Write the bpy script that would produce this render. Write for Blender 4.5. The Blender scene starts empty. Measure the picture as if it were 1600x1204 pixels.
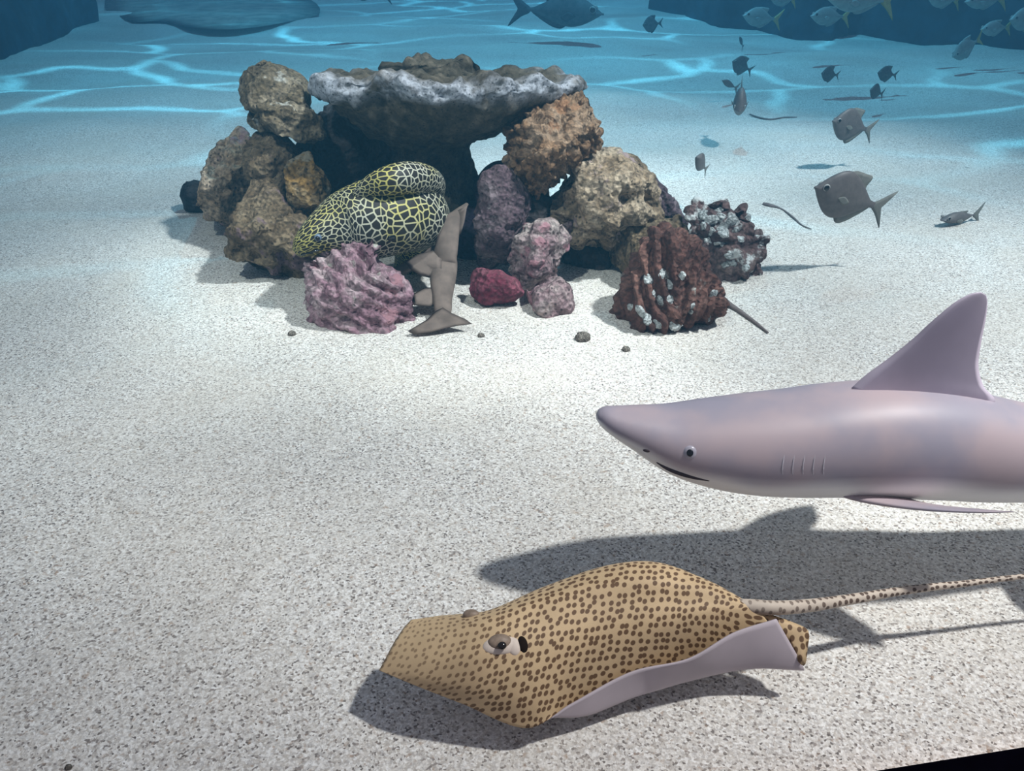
import bpy, bmesh, math, random
import numpy as np
from mathutils import Vector, Matrix
from mathutils.bvhtree import BVHTree

scene = bpy.context.scene
COL = scene.collection
random.seed(4)

# ------------------------------------------------------------------ camera
F = 1300.0                     # focal length in pixels of the 1600 x 1204 frame
PITCH = math.radians(30.0)
CAM_H = 1.0
cam_d = bpy.data.cameras.new('camera')
cam_d.sensor_fit = 'HORIZONTAL'
cam_d.sensor_width = 36.0
cam_d.lens = 36.0 * F / 1600.0
cam_d.clip_start = 0.02
cam_d.clip_end = 100
cam = bpy.data.objects.new('camera', cam_d)
COL.objects.link(cam)
cam.location = (0, 0, CAM_H)
cam.rotation_euler = (math.pi / 2 - PITCH, 0, 0)
scene.camera = cam

# ------------------------------------------------------------------ exposure
scene.view_settings.view_transform = 'Standard'
scene.view_settings.look = 'None'
scene.view_settings.exposure = 0.0
scene.view_settings.gamma = 1.0
scene.view_settings.use_curve_mapping = False
scene.cycles.volume_bounces = 0
scene.cycles.adaptive_threshold = 0.04
scene.cycles.max_bounces = 4
scene.cycles.transparent_max_bounces = 8

# ------------------------------------------------------------------ world: dim blue hall above the open tank
W = bpy.data.worlds.new('world')
scene.world = W
W.use_nodes = True
bg = W.node_tree.nodes['Background']
bg.inputs['Color'].default_value = (0.86, 0.83, 1.0, 1)
bg.inputs['Strength'].default_value = 0.29


def tank_lamp(name, loc, target, power, angle, blend, size, color, caustic, scale, seed, edge):
    """A spot above the water; bright ripple bands are patterned into its beam."""
    d = bpy.data.lights.new(name, 'SPOT')
    d.energy = power
    d.spot_size = math.radians(angle)
    d.spot_blend = blend
    d.shadow_soft_size = size
    d.color = color
    o = bpy.data.objects.new(name, d)
    COL.objects.link(o)
    o.location = loc
    dirv = Vector(target) - Vector(loc)
    o.rotation_euler = dirv.to_track_quat('-Z', 'Y').to_euler()
    d.use_nodes = True
    nt = d.node_tree
    em = nt.nodes['Emission']
    L = nt.links.new
    geo = nt.nodes.new('ShaderNodeNewGeometry')
    sep = nt.nodes.new('ShaderNodeSeparateXYZ')
    L(geo.outputs['Incoming'], sep.inputs[0])
    az = nt.nodes.new('ShaderNodeMath'); az.operation = 'ABSOLUTE'
    L(sep.outputs['Z'], az.inputs[0])
    dx = nt.nodes.new('ShaderNodeMath'); dx.operation = 'DIVIDE'
    dy = nt.nodes.new('ShaderNodeMath'); dy.operation = 'DIVIDE'
    L(sep.outputs['X'], dx.inputs[0]); L(az.outputs[0], dx.inputs[1])
    L(sep.outputs['Y'], dy.inputs[0]); L(az.outputs[0], dy.inputs[1])
    cb = nt.nodes.new('ShaderNodeCombineXYZ')
    sq = nt.nodes.new('ShaderNodeMath'); sq.operation = 'MULTIPLY'; sq.inputs[1].default_value = 0.6
    L(dx.outputs[0], sq.inputs[0])
    L(sq.outputs[0], cb.inputs[0]); L(dy.outputs[0], cb.inputs[1])
    cb.inputs[2].default_value = seed
    n1 = nt.nodes.new('ShaderNodeTexNoise')
    n1.inputs['Scale'].default_value = scale * 0.55
    n1.inputs['Detail'].default_value = 2
    L(cb.outputs[0], n1.inputs['Vector'])
    mx = nt.nodes.new('ShaderNodeMix'); mx.data_type = 'VECTOR'
    mx.inputs['Factor'].default_value = 0.12
    L(cb.outputs[0], mx.inputs[4]); L(n1.outputs['Color'], mx.inputs[5])
    vo = nt.nodes.new('ShaderNodeTexVoronoi')
    vo.feature = 'DISTANCE_TO_EDGE'
    vo.inputs['Scale'].default_value = scale
    L(mx.outputs[1], vo.inputs['Vector'])
    rp = nt.nodes.new('ShaderNodeMapRange')
    rp.interpolation_type = 'SMOOTHERSTEP'
    rp.inputs[1].default_value = 0.0; rp.inputs[2].default_value = edge
    rp.inputs[3].default_value = 1.0; rp.inputs[4].default_value = 0.0
    L(vo.outputs['Distance'], rp.inputs[0])
    # bright bands are patterned into the beam only in patches
    n2 = nt.nodes.new('ShaderNodeTexNoise')
    n2.inputs['Scale'].default_value = scale * 0.45
    n2.inputs['Detail'].default_value = 1
    L(cb.outputs[0], n2.inputs['Vector'])
    r2 = nt.nodes.new('ShaderNodeMapRange')
    r2.interpolation_type = 'SMOOTHSTEP'
    r2.inputs[1].default_value = 0.38; r2.inputs[2].default_value = 0.68
    L(n2.outputs['Fac'], r2.inputs[0])
    m = nt.nodes.new('ShaderNodeMath'); m.operation = 'MULTIPLY'
    L(rp.outputs[0], m.inputs[0]); L(r2.outputs[0], m.inputs[1])
    ma = nt.nodes.new('ShaderNodeMath'); ma.operation = 'MULTIPLY_ADD'
    ma.inputs[1].default_value = caustic
    ma.inputs[2].default_value = 1.0
    L(m.outputs[0], ma.inputs[0])
    # broad soft brightness swell
    n3 = nt.nodes.new('ShaderNodeTexNoise')
    n3.inputs['Scale'].default_value = scale * 0.9
    n3.inputs['Detail'].default_value = 2
    L(cb.outputs[0], n3.inputs['Vector'])
    r3 = nt.nodes.new('ShaderNodeMapRange')
    r3.inputs[1].default_value = 0.3; r3.inputs[2].default_value = 0.7
    r3.inputs[3].default_value = 0.68; r3.inputs[4].default_value = 1.34
    L(n3.outputs['Fac'], r3.inputs[0])
    m2 = nt.nodes.new('ShaderNodeMath'); m2.operation = 'MULTIPLY'
    L(ma.outputs[0], m2.inputs[0]); L(r3.outputs[0], m2.inputs[1])
    L(m2.outputs[0], em.inputs['Strength'])
    return o


LD = Vector((0.53, -0.20, 1.0))          # towards the main lamp, per metre of height
tank_lamp('tank_lamp_front', Vector((0.35, 2.35, 0)) + LD * 6.0, (0.30, 2.62, 0), 2750, 47, 0.95, 0.17,
          (1.0, 0.905, 0.875), 0.35, 9.0, 3.1, 0.22)
tank_lamp('back_fill_lamp', (0.8, 6.6, 6.5), (0.0, 7.9, 0), 1450, 102, 0.85, 0.05,  # unseen fill lamp, added to brighten the far sand
          (0.21, 0.75, 1.0), 3.3, 9.0, 2.9, 0.045)  # its blue stands in for the tint of deep water
tank_lamp('tank_lamp_side', (-1.7, -0.4, 4.6), (-0.25, 2.5, 0.25), 650, 25, 0.7, 0.08,
          (1.0, 0.92, 0.84), 0.2, 9.0, 5.3, 0.2)


# ------------------------------------------------------------------ pixel helpers
FW = Vector((0, math.cos(PITCH), -math.sin(PITCH)))
UP = Vector((0, math.sin(PITCH), math.cos(PITCH)))
EYE = Vector((0, 0, CAM_H))


def ray(px, py):
    return FW + Vector((1, 0, 0)) * ((px - 800) / F) + UP * ((602 - py) / F)


def PY(px, py, Y):
    r = ray(px, py)
    return EYE + r * (Y / r.y)


def PZ(px, py, z=0.0):
    r = ray(px, py)
    return EYE + r * ((z - CAM_H) / r.z)


def mpp(p):
    """metres per pixel at point p"""
    return (Vector(p) - EYE).dot(FW) / F


# ------------------------------------------------------------------ numpy noise
def _h(ix, iy, iz, seed):
    n = (ix.astype(np.int64) * 374761393 + iy.astype(np.int64) * 668265263 + iz.astype(np.int64) * 2147483647 + seed * 974634777)
    n = (n ^ (n >> 13)) * 1274126177
    n = n & 0xffffffff
    n = (n ^ (n >> 16)) * 2246822519 & 0xffffffff
    n = n ^ (n >> 13)
    return (n & 0xffffff) / float(0xffffff)


def vnoise(p, seed=0):
    i = np.floor(p); f = p - i
    i = i.astype(np.int64)
    u = f * f * f * (f * (f * 6 - 15) + 10)
    r = 0
    for a in (0, 1):
        wa = u[:, 0] if a else 1 - u[:, 0]
        for b in (0, 1):
            wb = u[:, 1] if b else 1 - u[:, 1]
            for c in (0, 1):
                wc = u[:, 2] if c else 1 - u[:, 2]
                r = r + wa * wb * wc * _h(i[:, 0] + a, i[:, 1] + b, i[:, 2] + c, seed)
    return r * 2 - 1


def fbm(p, octv=4, seed=0, gain=0.5):
    r = 0; a = 1.0; s = 0
    for k in range(octv):
        r = r + a * vnoise(p * (2.03 ** k), seed + k * 17)
        s += a; a *= gain
    return r / s


def worley(p, seed=0):
    i = np.floor(p).astype(np.int64); f = p - i
    f1 = np.full(len(p), 9.0); f2 = np.full(len(p), 9.0)
    for a in (-1, 0, 1):
        for b in (-1, 0, 1):
            for c in (-1, 0, 1):
                x, y, z = i[:, 0] + a, i[:, 1] + b, i[:, 2] + c
                q = np.stack([a + _h(x, y, z, seed), b + _h(x, y, z, seed + 7), c + _h(x, y, z, seed + 13)], 1)
                d = np.sqrt(((q - f) ** 2).sum(1))
                m = d < f1
                f2 = np.where(m, f1, np.minimum(f2, d)); f1 = np.where(m, d, f1)
    return f1, f2


# ------------------------------------------------------------------ object helpers
def tag(o, label=None, cat=None, group=None, kind=None):
    if label: o['label'] = label
    if cat: o['category'] = cat
    if group: o['group'] = group
    if kind: o['kind'] = kind
    return o


def thing(name, loc, label, cat, group=None):
    o = bpy.data.objects.new(name, None)
    o.empty_display_size = 0.05
    COL.objects.link(o)
    o.location = loc
    return tag(o, label, cat, group)


def root_loc(o):
    p = Vector((0, 0, 0))
    while o is not None:
        p = p + o.location
        o = o.parent
    return p


def mesh(name, V, faces, mats, parent=None, smooth=True, uv=None, fmat=None, loc=None):
    """link one mesh object; V are world coordinates"""
    V = np.asarray([tuple(v) for v in V], dtype=float)
    base = root_loc(parent) if parent is not None else (Vector(loc) if loc is not None else Vector((0, 0, 0)))
    me = bpy.data.meshes.new(name)
    me.from_pydata((V - np.array(base)).tolist(), [], [tuple(int(i) for i in f) for f in faces])
    if not isinstance(mats, (list, tuple)): mats = [mats]
    for m in mats: me.materials.append(m)
    if smooth: me.polygons.foreach_set('use_smooth', [True] * len(me.polygons))
    if fmat is not None: me.polygons.foreach_set('material_index', list(fmat))
    if uv is not None:
        uvl = me.uv_layers.new(name='UVMap')
        li = np.empty(len(me.loops), dtype=np.int64)
        me.loops.foreach_get('vertex_index', li)
        uvl.data.foreach_set('uv', np.asarray(uv, dtype=np.float32)[li].ravel())
    me.update()
    o = bpy.data.objects.new(name, me)
    COL.objects.link(o)
    if parent is not None: o.parent = parent
    elif loc is not None: o.location = loc
    return o


def grid_faces(nu, nv, closed_v=False, off=0, flip=False):
    fs = []
    nvv = nv if closed_v else nv - 1
    for i in range(nu - 1):
        for j in range(nvv):
            a = off + i * nv + j; b = off + i * nv + (j + 1) % nv
            c = off + (i + 1) * nv + (j + 1) % nv; d = off + (i + 1) * nv + j
            fs.append((a, d, c, b) if flip else (a, b, c, d))
    return fs


def catmull(P, n):
    """P: (k, d) control points -> k-1 spans of n samples (+1)"""
    P = np.asarray(P, dtype=float)
    k = len(P)
    out = []
    ext = np.vstack([2 * P[0] - P[1], P, 2 * P[-1] - P[-2]])
    for i in range(k - 1):
        p0, p1, p2, p3 = ext[i], ext[i + 1], ext[i + 2], ext[i + 3]
        for t in np.linspace(0, 1, n, endpoint=False):
            out.append(0.5 * ((2 * p1) + (-p0 + p2) * t + (2 * p0 - 5 * p1 + 4 * p2 - p3) * t * t + (-p0 + 3 * p1 - 3 * p2 + p3) * t ** 3))
    out.append(P[-1])
    return np.array(out)


def tube(name, pts, radii, mat, parent=None, n=8, seg=16, flat=1.0, up=(0, 0, 1), loc=None, fn=None):
    """smooth tapered tube along pts; flat scales the radius along `up`; fn(s, ang, r) may shape it"""
    c = catmull([list(p) + [r] for p, r in zip(pts, radii)], n)
    P, R = c[:, :3], np.maximum(c[:, 3], 1e-4)
    T = np.gradient(P, axis=0); T /= np.linalg.norm(T, axis=1)[:, None]
    U = np.array(up, float)
    V, UVs = [], []
    s = 0
    for i in range(len(P)):
        if i: s += np.linalg.norm(P[i] - P[i - 1])
        side = np.cross(T[i], U); side /= np.linalg.norm(side)
        u2 = np.cross(side, T[i])
        for j in range(seg):
            a = 2 * math.pi * j / seg
            r = R[i]
            k = fn(i / (len(P) - 1), a) if fn else 1.0
            V.append(P[i] - r * k * (math.cos(a) * side + math.sin(a) * flat * u2))
            UVs.append((s, 2 * math.pi * float(R.mean()) * j / seg))
    fs = grid_faces(len(P), seg, True, flip=True)
    a0 = len(V); V.append(P[0] - T[0] * R[0] * 0.5); V.append(P[-1] + T[-1] * R[-1] * 0.5)
    UVs += [(0, 0), (s, 0)]
    for j in range(seg):
        fs.append((a0, j, (j + 1) % seg)); b = (len(P) - 1) * seg
        fs.append((a0 + 1, b + (j + 1) % seg, b + j))
    return mesh(name, V, fs, mat, parent, uv=UVs, loc=loc)


def fin_loft(name, st, mat, parent, n_span=6, nc=12, normal=None):
    """st: list of (leading point, trailing point, thickness): a closed lens-section fin"""
    rows = catmull([list(a) + list(b) + [t] for a, b, t in st], n_span)
    V = []
    for r in rows:
        L_, T_ = r[:3], r[3:6]; t = max(r[6], 0.0006)
        if normal is None:
            span = rows[-1][:3] - rows[0][:3]
            nn = np.cross(T_ - L_ if np.linalg.norm(T_ - L_) > 1e-5 else rows[0][3:6] - rows[0][:3], span)
        else:
            nn = np.array(normal, float)
        nn = nn / (np.linalg.norm(nn) + 1e-12)
        for k in range(2 * nc):
            q = k / nc
            if q <= 1: c = q; sg = 1
            else: c = 2 - q; sg = -1
            prof = 2.2 * math.sqrt(max(c, 0)) * (1 - c) if c < 1 else 0
            V.append(L_ + (T_ - L_) * c + nn * sg * t * 0.5 * prof)
    fs = grid_faces(len(rows), 2 * nc, True)
    fs.append(tuple(range(2 * nc))[::-1])
    b = (len(rows) - 1) * 2 * nc
    fs.append(tuple(b + k for k in range(2 * nc)))
    return mesh(name, V, fs, mat, parent)


def plate(name, pts, mat, parent, thick=0.004, sharp=False):
    """closed outline of 3D points -> a soft-edged solid fin, thickest in the middle"""
    P = np.array([list(p) for p in pts], float)
    Q = np.vstack([P, P[:1]])
    P = np.vstack([Q[i] + (Q[i + 1] - Q[i]) * t for i in range(len(Q) - 1) for t in (0.0, 0.5)]) if sharp else catmull(Q, 4)[:-1]
    c = P.mean(0)
    nn = np.zeros(3)
    for i in range(len(P)):
        nn += np.cross(P[i] - c, P[(i + 1) % len(P)] - c)
    nn /= np.linalg.norm(nn)
    n = len(P)
    V = list(P)
    rings = [(0.66, 0.7), (0.33, 1.0)]
    for sg in (1, -1):
        for s, h in rings:
            V += list(c + (P - c) * s + nn * sg * h * thick / 2)
        V.append(c + nn * sg * thick / 2)
    fs = []
    for k, sg in enumerate((1, -1)):
        o = n + k * (2 * n + 1)
        for i in range(n):
            j = (i + 1) % n
            q = [(i, j, o + j, o + i), (o + i, o + j, o + n + j, o + n + i), (o + n + i, o + n + j, o + 2 * n)]
            fs += q if sg == 1 else [f[::-1] for f in q]
    return mesh(name, V, fs, mat, parent)


_ICO = {}
def ico(sub):
    if sub not in _ICO:
        bm = bmesh.new()
        bmesh.ops.create_icosphere(bm, subdivisions=sub, radius=1)
        bm.verts.ensure_lookup_table()
        _ICO[sub] = (np.array([v.co[:] for v in bm.verts]), [[v.index for v in f.verts] for f in bm.faces])
        bm.free()
    return _ICO[sub]


def ball(name, c, r, mat, parent, squash=(1, 1, 1), sub=3, axis=None):
    d, fs = ico(sub)
    V = d * np.array(squash) * r
    if axis is not None:
        M = np.array(Vector(axis).to_track_quat('Y', 'Z').to_matrix())
        V = V @ M.T
    return mesh(name, V + np.array(c), fs, mat, parent)


def vnormals(V, fs):
    fa = np.array(fs)
    n = np.cross(V[fa[:, 1]] - V[fa[:, 0]], V[fa[:, 2]] - V[fa[:, 0]])
    N = np.zeros_like(V)
    for k in range(3):
        np.add.at(N, fa[:, k], n)
    return N / (np.linalg.norm(N, axis=1)[:, None] + 1e-12)


# ------------------------------------------------------------------ materials
def newmat(name):
    m = bpy.data.materials.new(name)
    m.use_nodes = True
    nt = m.node_tree
    return m, nt, nt.nodes['Principled BSDF'], nt.links.new


def node(nt, typ, **kw):
    n = nt.nodes.new(typ)
    for k, v in kw.items():
        if k in n.inputs: n.inputs[k].default_value = v
        else: setattr(n, k, v)
    return n


def ramp(nt, stops, mode='LINEAR'):
    r = nt.nodes.new('ShaderNodeValToRGB')
    r.color_ramp.interpolation = mode
    el = r.color_ramp.elements
    while len(el) < len(stops): el.new(0.5)
    for e, (p, c) in zip(el, stops):
        e.position = p
        e.color = tuple(c) + (1,) if len(c) == 3 else c
    return r


def mixc(nt, fac, a, b, blend='MIX'):
    m = nt.nodes.new('ShaderNodeMix'); m.data_type = 'RGBA'; m.blend_type = blend
    for sock, v in ((m.inputs[0], fac), (m.inputs[6], a), (m.inputs[7], b)):
        if hasattr(v, 'is_output') or isinstance(v, bpy.types.NodeSocket): nt.links.new(v, sock)
        elif isinstance(v, (int, float)): sock.default_value = v
        else: sock.default_value = tuple(v) + (1,)
    return m.outputs[2]


def step(nt, sock, lo, hi, a=0.0, b=1.0):
    r = nt.nodes.new('ShaderNodeMapRange'); r.interpolation_type = 'SMOOTHSTEP'
    r.inputs[1].default_value = lo; r.inputs[2].default_value = hi
    r.inputs[3].default_value = a; r.inputs[4].default_value = b
    nt.links.new(sock, r.inputs[0])
    return r.outputs[0]


def coords(nt, seed=0.0, kind='Object', scale=(1, 1, 1)):
    tc = nt.nodes.new('ShaderNodeTexCoord')
    mp = nt.nodes.new('ShaderNodeMapping')
    mp.inputs['Location'].default_value = (seed * 3.1, seed * 1.7, seed * 2.3)
    mp.inputs['Scale'].default_value = scale
    nt.links.new(tc.outputs[kind], mp.inputs[0])
    return mp.outputs[0]


def noise(nt, vec, scale, detail=6, rough=0.6):
    n = node(nt, 'ShaderNodeTexNoise', Scale=scale, Detail=detail, Roughness=rough)
    nt.links.new(vec, n.inputs['Vector'])
    return n.outputs['Fac']


def voro(nt, vec, scale, feature='F1', out='Distance'):
    n = node(nt, 'ShaderNodeTexVoronoi', Scale=scale, feature=feature)
    nt.links.new(vec, n.inputs['Vector'])
    return n.outputs[out]


def rock_mat(name, dark, mid, light, patch=None, patch_amt=0.55, patch2=None, patch2_amt=0.6, seed=0.0, scale=9.0, pits=True, fine=70.0, rough_bump=0.85):
    m, nt, b, L = newmat(name)
    v = coords(nt, seed)
    n1 = noise(nt, v, scale, 9, 0.68)
    col = ramp(nt, [(0.30, dark), (0.47, mid), (0.66, light)])
    L(n1, col.inputs[0])
    c = col.outputs[0]
    n2 = noise(nt, v, fine, 4, 0.6)
    c = mixc(nt, step(nt, n2, 0.38, 0.62, 0.55, 0.0), c, (0.03, 0.025, 0.022))
    if patch:
        p = noise(nt, v, scale * 0.9 + 3.3, 5, 0.6)
        c = mixc(nt, step(nt, p, patch_amt, patch_amt + 0.07), c, patch)
    if patch2:
        v2 = coords(nt, seed + 5.3)
        p = noise(nt, v2, scale * 1.3, 6, 0.65)
        c = mixc(nt, step(nt, p, patch2_amt, patch2_amt + 0.08), c, patch2)
    if pits:
        w = voro(nt, v, fine * 0.8)
        c = mixc(nt, step(nt, w, 0.10, 0.30, 0.75, 0.0), c, (0.02, 0.016, 0.015))
    L(c, b.inputs['Base Color'])
    b.inputs['Roughness'].default_value = 0.92
    b.inputs['Specular IOR Level'].default_value = 0.15
    bp = node(nt, 'ShaderNodeBump', Strength=rough_bump, Distance=0.012)
    hsum = node(nt, 'ShaderNodeMath', operation='ADD')
    n3 = noise(nt, v, fine * 0.55, 8, 0.7)
    L(n3, hsum.inputs[0]); L(voro(nt, v, fine), hsum.inputs[1])
    L(hsum.outputs[0], bp.inputs['Height'])
    L(bp.outputs[0], b.inputs['Normal'])
    return m


def plain_mat(name, col, rough=0.6, var=0.15, scale=30, spec=0.3, col2=None, alpha=None):
    m, nt, b, L = newmat(name)
    v = coords(nt, 1.0)
    n = noise(nt, v, scale, 5, 0.6)
    c2 = col2 if col2 else tuple(x * (1 - 2 * var) for x in col)
    L(mixc(nt, step(nt, n, 0.3, 0.7), c2, col), b.inputs['Base Color'])
    b.inputs['Roughness'].default_value = rough
    b.inputs['Specular IOR Level'].default_value = spec
    if alpha is not None: b.inputs['Alpha'].default_value = alpha
    return m


def sand_mat():
    m, nt, b, L = newmat('sand')
    v = coords(nt, 0.0)
    vc = node(nt, 'ShaderNodeTexVoronoi', Scale=300.0)
    L(v, vc.inputs['Vector'])
    sp = nt.nodes.new('ShaderNodeSeparateColor'); L(vc.outputs['Color'], sp.inputs[0])
    r = ramp(nt, [(0.0, (0.13, 0.115, 0.105)), (0.09, (0.32, 0.28, 0.25)), (0.16, (0.56, 0.51, 0.45)), (0.42, (0.69, 0.645, 0.585)), (0.75, (0.81, 0.77, 0.71)), (1.0, (0.90, 0.87, 0.82))])
    L(sp.outputs[0], r.inputs[0])
    n1 = noise(nt, v, 150, 4, 0.75)
    c = mixc(nt, step(nt, n1, 0.36, 0.56, 0.55, 0.0), r.outputs[0], (0.30, 0.275, 0.26))
    n2 = noise(nt, v, 90, 3, 0.6)
    c = mixc(nt, step(nt, n2, 0.58, 0.74, 0.0, 0.7), c, (0.36, 0.24, 0.16))
    n3 = noise(nt, v, 2.2, 6, 0.65)
    c = mixc(nt, step(nt, n3, 0.40, 0.66, 0.0, 0.28), c, (0.62, 0.55, 0.46))
    L(c, b.inputs['Base Color'])
    b.inputs['Roughness'].default_value = 0.95
    b.inputs['Specular IOR Level'].default_value = 0.1
    bp = node(nt, 'ShaderNodeBump', Strength=0.4, Distance=0.006)
    hs = node(nt, 'ShaderNodeMath', operation='MULTIPLY_ADD')
    L(n1, hs.inputs[0]); hs.inputs[1].default_value = 0.8
    L(noise(nt, v, 30, 5, 0.6), hs.inputs[2])
    L(hs.outputs[0], bp.inputs['Height'])
    L(bp.outputs[0], b.inputs['Normal'])
    return m


M_SAND = sand_mat()
M_BLACK = plain_mat('black_sill', (0.0012, 0.0012, 0.003), 0.9, 0.1, 30, 0.0)
M_WALL = rock_mat('dark_reef_wall', (0.012, 0.02, 0.035), (0.03, 0.05, 0.07), (0.06, 0.08, 0.10), seed=2.0, scale=1.5, fine=9, pits=False)

# ================================================================== the setting
def sand_z(x, y):
    x = np.asarray(x, float); y = np.asarray(y, float)
    z = 0.006 * np.sin(2.1 * x + 1.3 * y + 0.5) + 0.005 * np.sin(3.7 * y - 1.9 * x + 2)
    far = np.clip((y - 2.9) / 2.2, 0, 1)
    z = z + far * (0.016 * np.sin(2.6 * y + 0.9 * x + 1.2 * np.sin(0.9 * x)) + 0.011 * np.sin(5.3 * y - 1.7 * x + 1.0) + 0.02 * np.sin(1.1 * x - 0.6 * y))
    return z


ys = np.concatenate([np.linspace(0.42, 3.2, 170), np.geomspace(3.2, 13.2, 150)[1:]])
xs = np.concatenate([np.linspace(-8, -2.2, 60)[:-1], np.linspace(-2.2, 2.6, 260), np.linspace(2.6, 9.5, 66)[1:]])
XX, YY = np.meshgrid(xs, ys)
ZZ = sand_z(XX, YY)
pp = np.stack([XX.ravel(), YY.ravel(), np.zeros(XX.size)], 1)
ZZ = ZZ + (0.004 * fbm(pp * 9, 3, 5) + 0.012 * np.clip((YY.ravel() - 2.4) / 2, 0, 1) * fbm(pp * np.array([2.2, 4.5, 1]), 4, 9)).reshape(ZZ.shape)
V = np.stack([XX.ravel(), YY.ravel(), ZZ.ravel()], 1)
o = mesh('floor', V, grid_faces(len(ys), len(xs), False, flip=False), M_SAND)
tag(o, 'pale speckled coral sand covering the tank floor', 'sand', kind='structure')

# viewing window: black sill line at the bottom corner of the frame, clear pane standing on it
A = PZ(1420, 1204, 0.0); B = PZ(1600, 1175, 0.0)
dv = (B - A).normalized(); dv.z = 0
nv_ = Vector((-dv.y, dv.x, 0))               # into the tank
def wpt(s, n, z): return A + dv * s + nv_ * n + Vector((0, 0, z))
def slab(name, s0, s1, n0, n1, z0, z1, mat, parent=None):
    V = [wpt(s, n, z) for z in (z0, z1) for s, n in ((s0, n0), (s1, n0), (s1, n1), (s0, n1))]
    fs = [(3, 2, 1, 0), (4, 5, 6, 7), (0, 1, 5, 4), (1, 2, 6, 5), (2, 3, 7, 6), (3, 0, 4, 7)]
    return mesh(name, V, fs, mat, parent, smooth=False)
mp_, nt_, b_, L_ = newmat('clear_acrylic')
tr = nt_.nodes.new('ShaderNodeBsdfTransparent')
L_(tr.outputs[0], nt_.nodes['Material Output'].inputs['Surface'])
win = bpy.data.objects.new('window_1', None); COL.objects.link(win); win.location = A
tag(win, 'clear acrylic viewing window standing on a black sill', 'window', kind='structure')
slab('pane', -3.0, 2.5, -0.04, -0.002, 0.0, 2.0, mp_, win)
slab('window_sill', -3.0, 2.5, -0.18, 0.0, -0.15, 0.012, M_BLACK, win)

# dark reef walls that close the tank
def rock_wall(name, line, h, label, seed, z0=-0.15, n=26, nh=26, amp=0.22, thick=0.8):
    """displaced slab that follows a floor polyline"""
    P = catmull([list(p) for p in line], n)
    V = []
    T = np.gradient(P, axis=0); T /= np.linalg.norm(T, axis=1)[:, None]
    NN = np.stack([T[:, 1], -T[:, 0]], 1)
    prof = [(0.0, z0)] + [(0.0, z0 + h * k / nh) for k in range(1, nh)] + [(thick * 0.3, z0 + h), (thick, z0 + h), (thick, z0)]
    for i in range(len(P)):
        for d, z in prof:
            V.append((P[i, 0] - NN[i, 0] * d, P[i, 1] - NN[i, 1] * d, z))
    V = np.array(V)
    disp = amp * fbm(V * np.array([1.3, 1.3, 1.6]), 5, seed)
    k = np.repeat(np.arange(len(P)), len(prof))
    V[:, 0] += NN[k, 0] * disp; V[:, 1] += NN[k, 1] * disp
    fs = grid_faces(len(P), len(prof), True)
    m = len(prof); e = (len(P) - 1) * m
    fs += [tuple(range(m))[::-1], tuple(e + q for q in range(m))]
    o = mesh(name, V, fs, M_WALL)
    return tag(o, label, 'wall', kind='structure')


def G2(px, py): p = PZ(px, py, 0); return (p.x, p.y)
rock_wall('wall_right', [G2(1020, 16), G2(1100, 40), G2(1170, 44), G2(1250, 58), G2(1345, 50), G2(1480, 66), G2(1600, 82), G2(1760, 100)], 1.7,
          'dark blue rocky wall behind the shoal at the tank edge', 11)
rock_wall('wall_left', [G2(-170, 150), G2(-60, 110), G2(5, 88), G2(60, 66), G2(118, 45), (PZ(118, 45).x + 0.0, PZ(118, 45).y + 0.5)], 1.7,
          'dark blue rock wall closing the tank beyond the bright ripples', 23, amp=0.1)
rock_wall('wall_back', [(-8, 13.0), (-3, 13.3), (2, 13.2), (9.5, 12.8)], 2.1, 'dim back wall of the tank lost in blue water', 31)

# ================================================================== rocks
def smooth_outline(px, n=120):
    P = np.array(px, float)
    P = catmull(np.vstack([P[-1:], P, P[:2]]), 12)[12:-12]
    return P


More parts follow.
